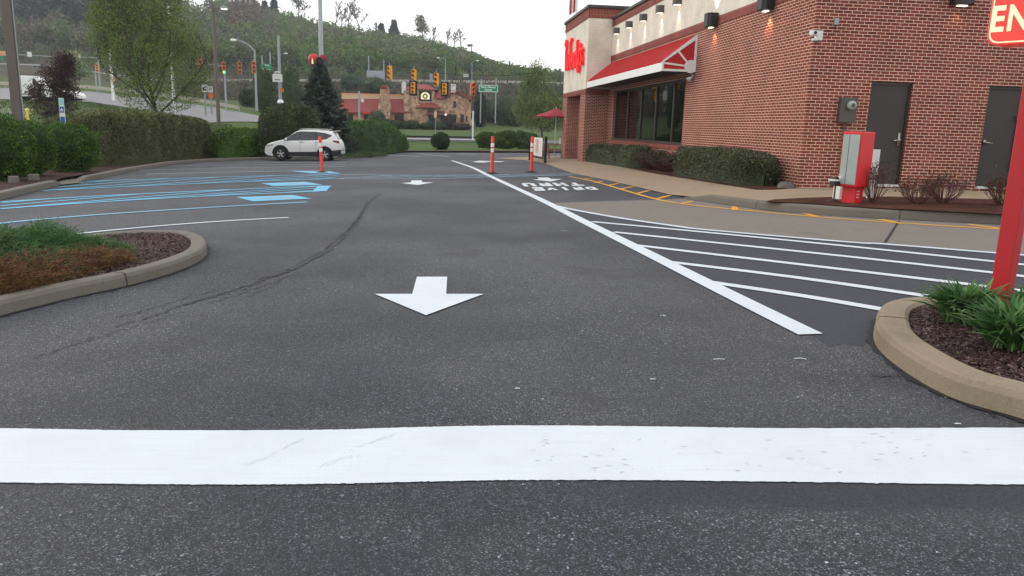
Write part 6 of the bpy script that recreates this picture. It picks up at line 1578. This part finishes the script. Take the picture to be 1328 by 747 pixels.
def env2(p):
    z = p[2]/7.4; k = 3.9*np.interp(z, [0, .12, .25, .5, .75, 1.1], [.1, .5, 1.0, 1.0, .6, .25]); r = math.hypot(p[0], p[1])
    if r > k and r > 0: p = p.copy(); p[:2] *= (k+(r-k)*.15)/r
    return p
tt = tree('tree', 'light green tree with thin bare top twigs behind the patio', 'tree', b, 6.7, .14, 1.0, 3, [18, 6, 5], [(.12, .165, .045), (.16, .20, .06), (.09, .125, .04)], 9000, .17, 12, .42, up=.9, first=.16, ratio=.50, fill=([1.1, 1.8, 2.8, 4, 4.8, 5.6], [1.2, 3, 3.8, 3.6, 2.6, 1], 10000), env=env2, minr=.012)
# upright shrubs and small trees in front of the highway bank and beside the stone restaurant
UP = [(.05, .085, .022), (.07, .11, .03), (.04, .07, .02)]
gq = 'small trees on the slope below the highway'
for k, (px, D, h_, r_, lb, cs) in enumerate((
    (345, 100, 5.0, 1.5, 'light green cone shaped tree left of the grey utility pole', UP), (378, 112, 6.4, 1.5, 'slim green tree between the grey pole and the spruce', UP), (322, 120, 2.5, 1.2, 'small dark shrub at the foot of the bare bank', DRK),
    (486, 185, 3.4, 3.4, 'pale green bush under the blank billboard', UP), (456, 190, 3.5, 3.0, 'bluish green bushes right of the spruce on the bank', [(.05, .09, .05), (.04, .07, .04)]))):
    b = T_(px, D); ball('slope_tree', lb, 'tree', (b[0], b[1], b[2]+h_*.5), r_, r_, h_*.55, .22, 3500, cs, gq, 100+k, amp=.3)
gq = 'trees and shrubs right of the stone restaurant'
for k, (px, D, h_, r_, lb, cs) in enumerate((
    (621.5, 140, 6.2, 1.1, 'narrow dark conifer right of the stone gable', [(.014, .028, .014), (.022, .04, .02)]), (637, 150, 4.6, 2.0, 'grey green bush right of the dark conifer', [(.05, .08, .035), (.07, .10, .045)]), (652, 146, 5.4, 2.6, 'broad dull green bush under the green road sign', [(.045, .075, .035), (.06, .09, .04)]),
    (668, 144, 3.2, 1.5, 'low dark bush left of the patio tree', DRK), (682, 160, 7.2, 3.0, 'tall dull green bush left of the patio tree top', [(.05, .08, .035), (.06, .09, .04)]), (722, 150, 6.6, 2.8, 'dark green bush behind the patio umbrella', [(.04, .07, .03), (.05, .08, .035)]), (744, 130, 3.4, 2.0, 'dark bush behind the tower corner', DRK))):
    b = T_(px, D); ball('side_bush', lb, 'bush', (b[0], b[1], b[2]+h_*.5), r_, r_, h_*.55, .22, 3800, cs, gq, 120+k, amp=.3)
gq = 'low bushes along the foot of the stone restaurant'
for k, (px, D, h_, r_, lb) in enumerate(((489, 124, 2.9, 1.5, 'largest dark bush before the stone chimney'), (502, 123, 1.5, 1.3, 'low dark bush right of the chimney foot'), (514, 123, 1.4, 1.3, 'low dark bush before the wing windows'), (526, 123, 1.3, 1.2, 'low dark bush left of the stone buttress'), (537, 123, 1.4, 1.2, 'low dark bush at the foot of the tower'), (556, 123, 1.3, 1.5, 'low green bush before the entrance'), (570, 123, 1.2, 1.4, 'low green bush right of the entrance'), (582, 124, 2.5, 1.0, 'reddish dark bush before the gable windows'), (598, 123, 1.1, 1.6, 'low reddish bush under the gable'))):
    b = T_(px, D); ball('foot_bush', lb, 'bush', (b[0], b[1], b[2]+h_*.42), r_, r_*.8, h_*.55, .16, 1500, DRK if k not in (7, 8) else [(.05, .03, .025), (.06, .045, .03)], gq, 140+k, amp=.25)

# blue spruce
def spruce(name, label, loc, h, r, cs, seed, levels=30, needle=.075, per=20, dens=1., group=None, first=.04):
    rr = np.random.default_rng(seed); t = thing(name, label, 'tree', loc, 0, group); m = MB(); m.cyl((0, 0, -.2), (0, 0, h*.98), .09*h/6, 8, .01); P = []; D = []; C = []
    for l in range(levels):
        z = h*(first+(1-first)*(l/levels)**.95); R_ = r*(1-(l/levels))**.85*rr.uniform(.88, 1.08)+.05; n = max(5, int(per*(1-.6*l/levels)))
        for i in range(n):
            a = 2*pi*i/n+rr.uniform(-.3, .3)+l*1.1; L = R_*rr.uniform(.75, 1.1); d = np.array([cos(a), sin(a), 0]); K = max(4, int(L/.055*dens)); col = np.array(cs[rr.integers(0, len(cs))])*rr.uniform(.8, 1.25)
            if L > .2: m.tube([(0, 0, z), tuple(d*L*.5+np.array([0, 0, z-L*.10])), tuple(d*L*.92+np.array([0, 0, z-L*.08]))], [.018, .012, .005], 3, False)
            for k in range(K):
                u = (k+.5)/K; p = d*L*u+np.array([0, 0, z-L*.28*u*(1-u*.75)])
                for q in range(4):
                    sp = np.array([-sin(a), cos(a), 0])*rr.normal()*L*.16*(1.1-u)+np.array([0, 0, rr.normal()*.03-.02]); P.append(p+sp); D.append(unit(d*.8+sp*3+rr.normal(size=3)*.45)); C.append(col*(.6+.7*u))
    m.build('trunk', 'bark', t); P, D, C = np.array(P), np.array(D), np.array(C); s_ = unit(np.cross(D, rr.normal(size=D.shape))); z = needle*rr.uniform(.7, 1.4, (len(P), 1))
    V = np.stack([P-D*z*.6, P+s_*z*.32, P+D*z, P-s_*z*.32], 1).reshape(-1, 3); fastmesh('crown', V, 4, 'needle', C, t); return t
b = G(417, 203, .1); b[1] += 4.5; b[0] = at(417, 190, b[1])[0]; b[2] = gz(b[0], b[1], .1); htop = at(414, 73, b[1])[2]-b[2]
spruce('blue_spruce', 'dark blue green spruce standing behind the white car', b, htop, 2.5, [(.030, .048, .034), (.048, .072, .054), (.07, .095, .075)], 3, 44, .11, 24)

# ridge trees
def ridge(px, D): p = terr(px, D); return p
RG = 'bare trees standing on the ridge'
def bare(px, py_top, py_base, label, seed, wid=8, nl=0, cs=None, D=440):
    b = at(px, py_base, D); h_ = (py_base-py_top)/1000*D
    return tree('ridge_tree', label, 'tree', b, h_*.95, .35, .9, 3, [9, 5, 4], cs or [(.1, .1, .06)], nl, 1.0, seed, 1.1, RG, up=1.3, first=.22, ratio=.42, bark='twig', minr=.13, crook=.10)
bare(386.5, -3, 24, 'bare tree with round crown alone on the ridge left of the tall grey pole', 1, nl=500, cs=[(.10, .11, .07)])
bare(434, 9, 38, 'bare tree on the ridge right of the tall grey pole', 2); bare(443, 14, 39, 'low bare tree second right of the grey pole', 3)
bare(452, 10, 40, 'bare tree in the middle of the ridge group', 4); bare(467, 8, 43, 'taller bare tree at the right end of the ridge group', 5, nl=160)
bare(488, 31, 44, 'thin bare tree left of the two dark ridge conifers', 6)
bare(563, 38, 55, 'bare tree right of the yellow green ridge tree', 7); bare(580, 40, 57, 'bare tree on the descending ridge', 8); bare(590, 44, 60, 'low bare tree on the descending ridge', 9); bare(598, 42, 62, 'last bare tree on the descending ridge', 10)
bare(549, 29, 54, 'yellow green leafed tree on the ridge', 11, nl=900, cs=[(.14, .14, .05), (.18, .17, .07)])
bare(330, -4, 14, 'bare tree right of the pale yellow ridge house', 13)
for k, (px, t_, b_, r_, lb) in enumerate(((344, 3, 24, 3.4, 'broad dark conifer on the ridge left of its pointed neighbour'), (356, -4, 23, 2.8, 'pointed dark conifer on the ridge'), (494.5, 32, 48, 2.4, 'small dark conifer on the ridge, left of two'), (511, 28, 50, 3.6, 'larger dark conifer on the ridge, right of two'))):
    p = at(px, b_, 440); h_ = (b_-t_)/1000*440; spruce('ridge_conifer', lb, p, h_, r_, [(.02, .034, .022), (.03, .048, .03)], 50+k, 14, 1.3, 11, .14, 'dark conifers on the ridge')

# the wooded hill: nobody could count it
def woods():
    V = []; C = []; n_tree = 0; TV = []; TF = []
    def leafs(P, s_, c): V.append(leaves(P, s_, .8, .1)); C.append(c)
    Ds = np.exp(rng.uniform(math.log(214), math.log(470), 5200)); xs = rng.uniform(-260, 790, 5200)
    for D, x in sorted(zip(Ds, xs), reverse=True):
        b = terr(x, D); 
        if x > 700 and D > 300: continue
        # bare slopes: the brown field left of the ridge top and below the conifers at the left
        nn_ = float(n3(np.array([[b[0]*.02, D*.02, 0]]), 1.2, 77)[0])
        py = 373.5  # elevation of this point as seen across the valley
        e = (b[2]-1.25)/D*1000; yy = hz(x)-e
        if 235 < x < 345 and yy < 26: 
            if random.random() < .9: continue
        if 480 < x < 540 and yy < 52 and random.random() < .6: continue
        if 30 < x < 135 and 44 < yy < 72 and random.random() < .85: continue
        if yy > 100 and random.random() < .55: continue
        h_ = random.uniform(5.5, 9.5) if D > 235 else random.uniform(2, 4.5); r_ = h_*random.uniform(.32, .48)
        if D > 425 and x > 340: h_ *= .6
        if x > 540: k9 = float(np.interp(x, [540, 620, 680, 790], [1, .85, .6, .4])); h_ *= k9; r_ *= k9**.5
        k = random.random()+nn_*.5
        if x < 140 and yy < 50: c = [(.034, .046, .036), (.048, .058, .048)]; r_ *= .7; h_ *= 1.3
        elif k < .35: c = [(.058, .100, .028), (.078, .125, .036)]
        elif k < .6: c = [(.085, .10, .042), (.108, .115, .052)]
        elif k < .85: c = [(.098, .088, .066), (.122, .104, .078)]
        else: c = [(.09, .15, .036), (.12, .175, .048)]
        if 300 < x < 345 and 18 < yy < 60: c = [(.095, .072, .04), (.11, .085, .045)]
        if x > 360: c = [tuple(np.array(q)*np.array((1.0, 1.1, .78))) for q in c]
        N = 105 if D > 235 else 40
        d = unit(rng.normal(size=(N, 3))); P = d*(rng.random((N, 1))**.4)*np.array([r_, r_, h_*.42])+np.array([b[0], b[1], b[2]+h_*.6])
        leafs(P, h_*.08+.22, tints(1, c, 1.0, 1.4)*rng.uniform(.8, 1.2, (N, 1)))
        if random.random() < .5:
            k0 = len(TV); w_ = .12; zt = b[2]+h_*random.uniform(.8, 1.15); X0 = b[0]+random.uniform(-1, 1)
            TV += [(X0-w_, b[1]-.5, b[2]), (X0+w_, b[1]-.5, b[2]), (X0+w_*.5+random.uniform(-.4, .4), b[1]-.5, zt), (X0-w_*.5, b[1]-.5, zt)]; TF.append((k0, k0+1, k0+2, k0+3))
    o = fastmesh('woods', np.concatenate(V), 4, 'leaf', np.concatenate(C), None, TV, TF, np.array((.085, .078, .068))); tag(o, None, None, None, 'stuff')
woods()
print('TZ', min(v.co[2] for v in bpy.data.objects['terrain'].data.vertices), max(v.co[2] for v in bpy.data.objects['terrain'].data.vertices)); m = MB(); m.box(-1900, 1900, -62, 740, -40, 175)
def m_haze():
    t = NT('haze'); t.t.nodes.remove(t.b); v = t.n('ShaderNodeVolumePrincipled'); v.inputs['Color'].default_value = (.86, .92, 1, 1); v.inputs['Density'].default_value = HAZE; t.l(v.outputs[0], t.out.inputs['Volume']); return t.m
HAZE = .00034; o = m.build('haze', m_haze()); tag(o, None, None, None, 'stuff')
# rough brush on the near banks and grass by the left road
def brush(name, N, xr, dr, size, cs, cond=None, h=.3):
    x = rng.uniform(*xr, N); D = rng.uniform(*dr, N); P = np.array([terr(a, b) for a, b in zip(x, D)]); P[:, 2] += rng.random(N)*h
    tag(fastmesh(name, leaves(P, size, .35, 1.2), 4, 'leaf', tints(N, cs)), None, None, None, 'stuff')
brush('bank_brush', 16000, (230, 760), (150, 201), .75, [(.06, .055, .035), (.045, .06, .025), (.08, .065, .045)], h=.8)
brush('grass', 22000, (-250, 300), (46, 69), .17, [(.05, .10, .022), (.08, .13, .035), (.10, .10, .05)], h=.12)
# grass by the right of the white car
P = []
for _ in range(9000):
    x = random.uniform(440, 492); y = random.uniform(194, 204); p = G(x, y, .1); p[1] += random.uniform(0, 3); p[2] = gz(p[0], p[1], .1)+random.random()*.12; P.append(p)
tag(fastmesh('grass', leaves(np.array(P), .13, .3, 1.5), 4, 'leaf', tints(len(P), [(.04, .07, .02), (.06, .09, .03)])), None, None, None, 'stuff')

# ================================================================ LIGHT, SKY, CAMERA
w = bpy.data.worlds.new('World'); SC.world = w; w.use_nodes = True; nt = w.node_tree; bg = nt.nodes['Background']
sky = nt.nodes.new('ShaderNodeTexSky'); sky.sky_type = 'NISHITA'; sky.sun_disc = False
EL, AZ = R(16), R(-60)
sky.sun_elevation = EL; sky.sun_rotation = AZ; sky.air_density = 1.; sky.dust_density = 3.; sky.ozone_density = 1.; sky.altitude = 200
tc = nt.nodes.new('ShaderNodeTexCoord'); nz = nt.nodes.new('ShaderNodeTexNoise'); nz.inputs['Scale'].default_value = 1.6; nz.inputs['Detail'].default_value = 4; nt.links.new(tc.outputs['Generated'], nz.inputs['Vector'])
cr = nt.nodes.new('ShaderNodeValToRGB'); cr.color_ramp.elements[0].position = .25; cr.color_ramp.elements[0].color = (5.75, 5.8, 6.0, 1); cr.color_ramp.elements[1].position = .75; cr.color_ramp.elements[1].color = (7.1, 7.0, 7.0, 1); nt.links.new(nz.outputs['Fac'], cr.inputs['Fac'])
mx = nt.nodes.new('ShaderNodeMix'); mx.data_type = 'RGBA'; mx.inputs[0].default_value = .86; nt.links.new(sky.outputs[0], mx.inputs[6]); nt.links.new(cr.outputs[0], mx.inputs[7]); nt.links.new(mx.outputs[2], bg.inputs['Color'])
bg.inputs['Strength'].default_value = .12
L = bpy.data.lights.new('sun', 'SUN'); L.energy = .6; L.angle = R(25); L.color = (1, .94, .86); so = bpy.data.objects.new('sun', L); COL.objects.link(so)
# direction towards the sun: behind and to the left of the camera
sd_ = Vector((sin(AZ)*cos(EL), cos(AZ)*cos(EL), sin(EL))); so.rotation_euler = sd_.to_track_quat('Z', 'Y').to_euler()
cam = bpy.data.cameras.new('camera'); cam.sensor_width = 36; cam.lens = 36*F/1328; cam.clip_end = 9000; cam.clip_start = .05; co = bpy.data.objects.new('camera', cam); COL.objects.link(co)
M4 = Matrix(CM.tolist()).to_4x4(); M4.translation = Vector(CC.tolist()); co.matrix_world = M4; SC.camera = co
SC.view_settings.view_transform = 'Standard'; SC.view_settings.look = 'None'; SC.view_settings.exposure = .97; SC.view_settings.gamma = 1
SC.cycles.max_bounces = 5; SC.cycles.transparent_max_bounces = 12; SC.cycles.use_denoising = True
SC.cycles.use_fast_gi = False
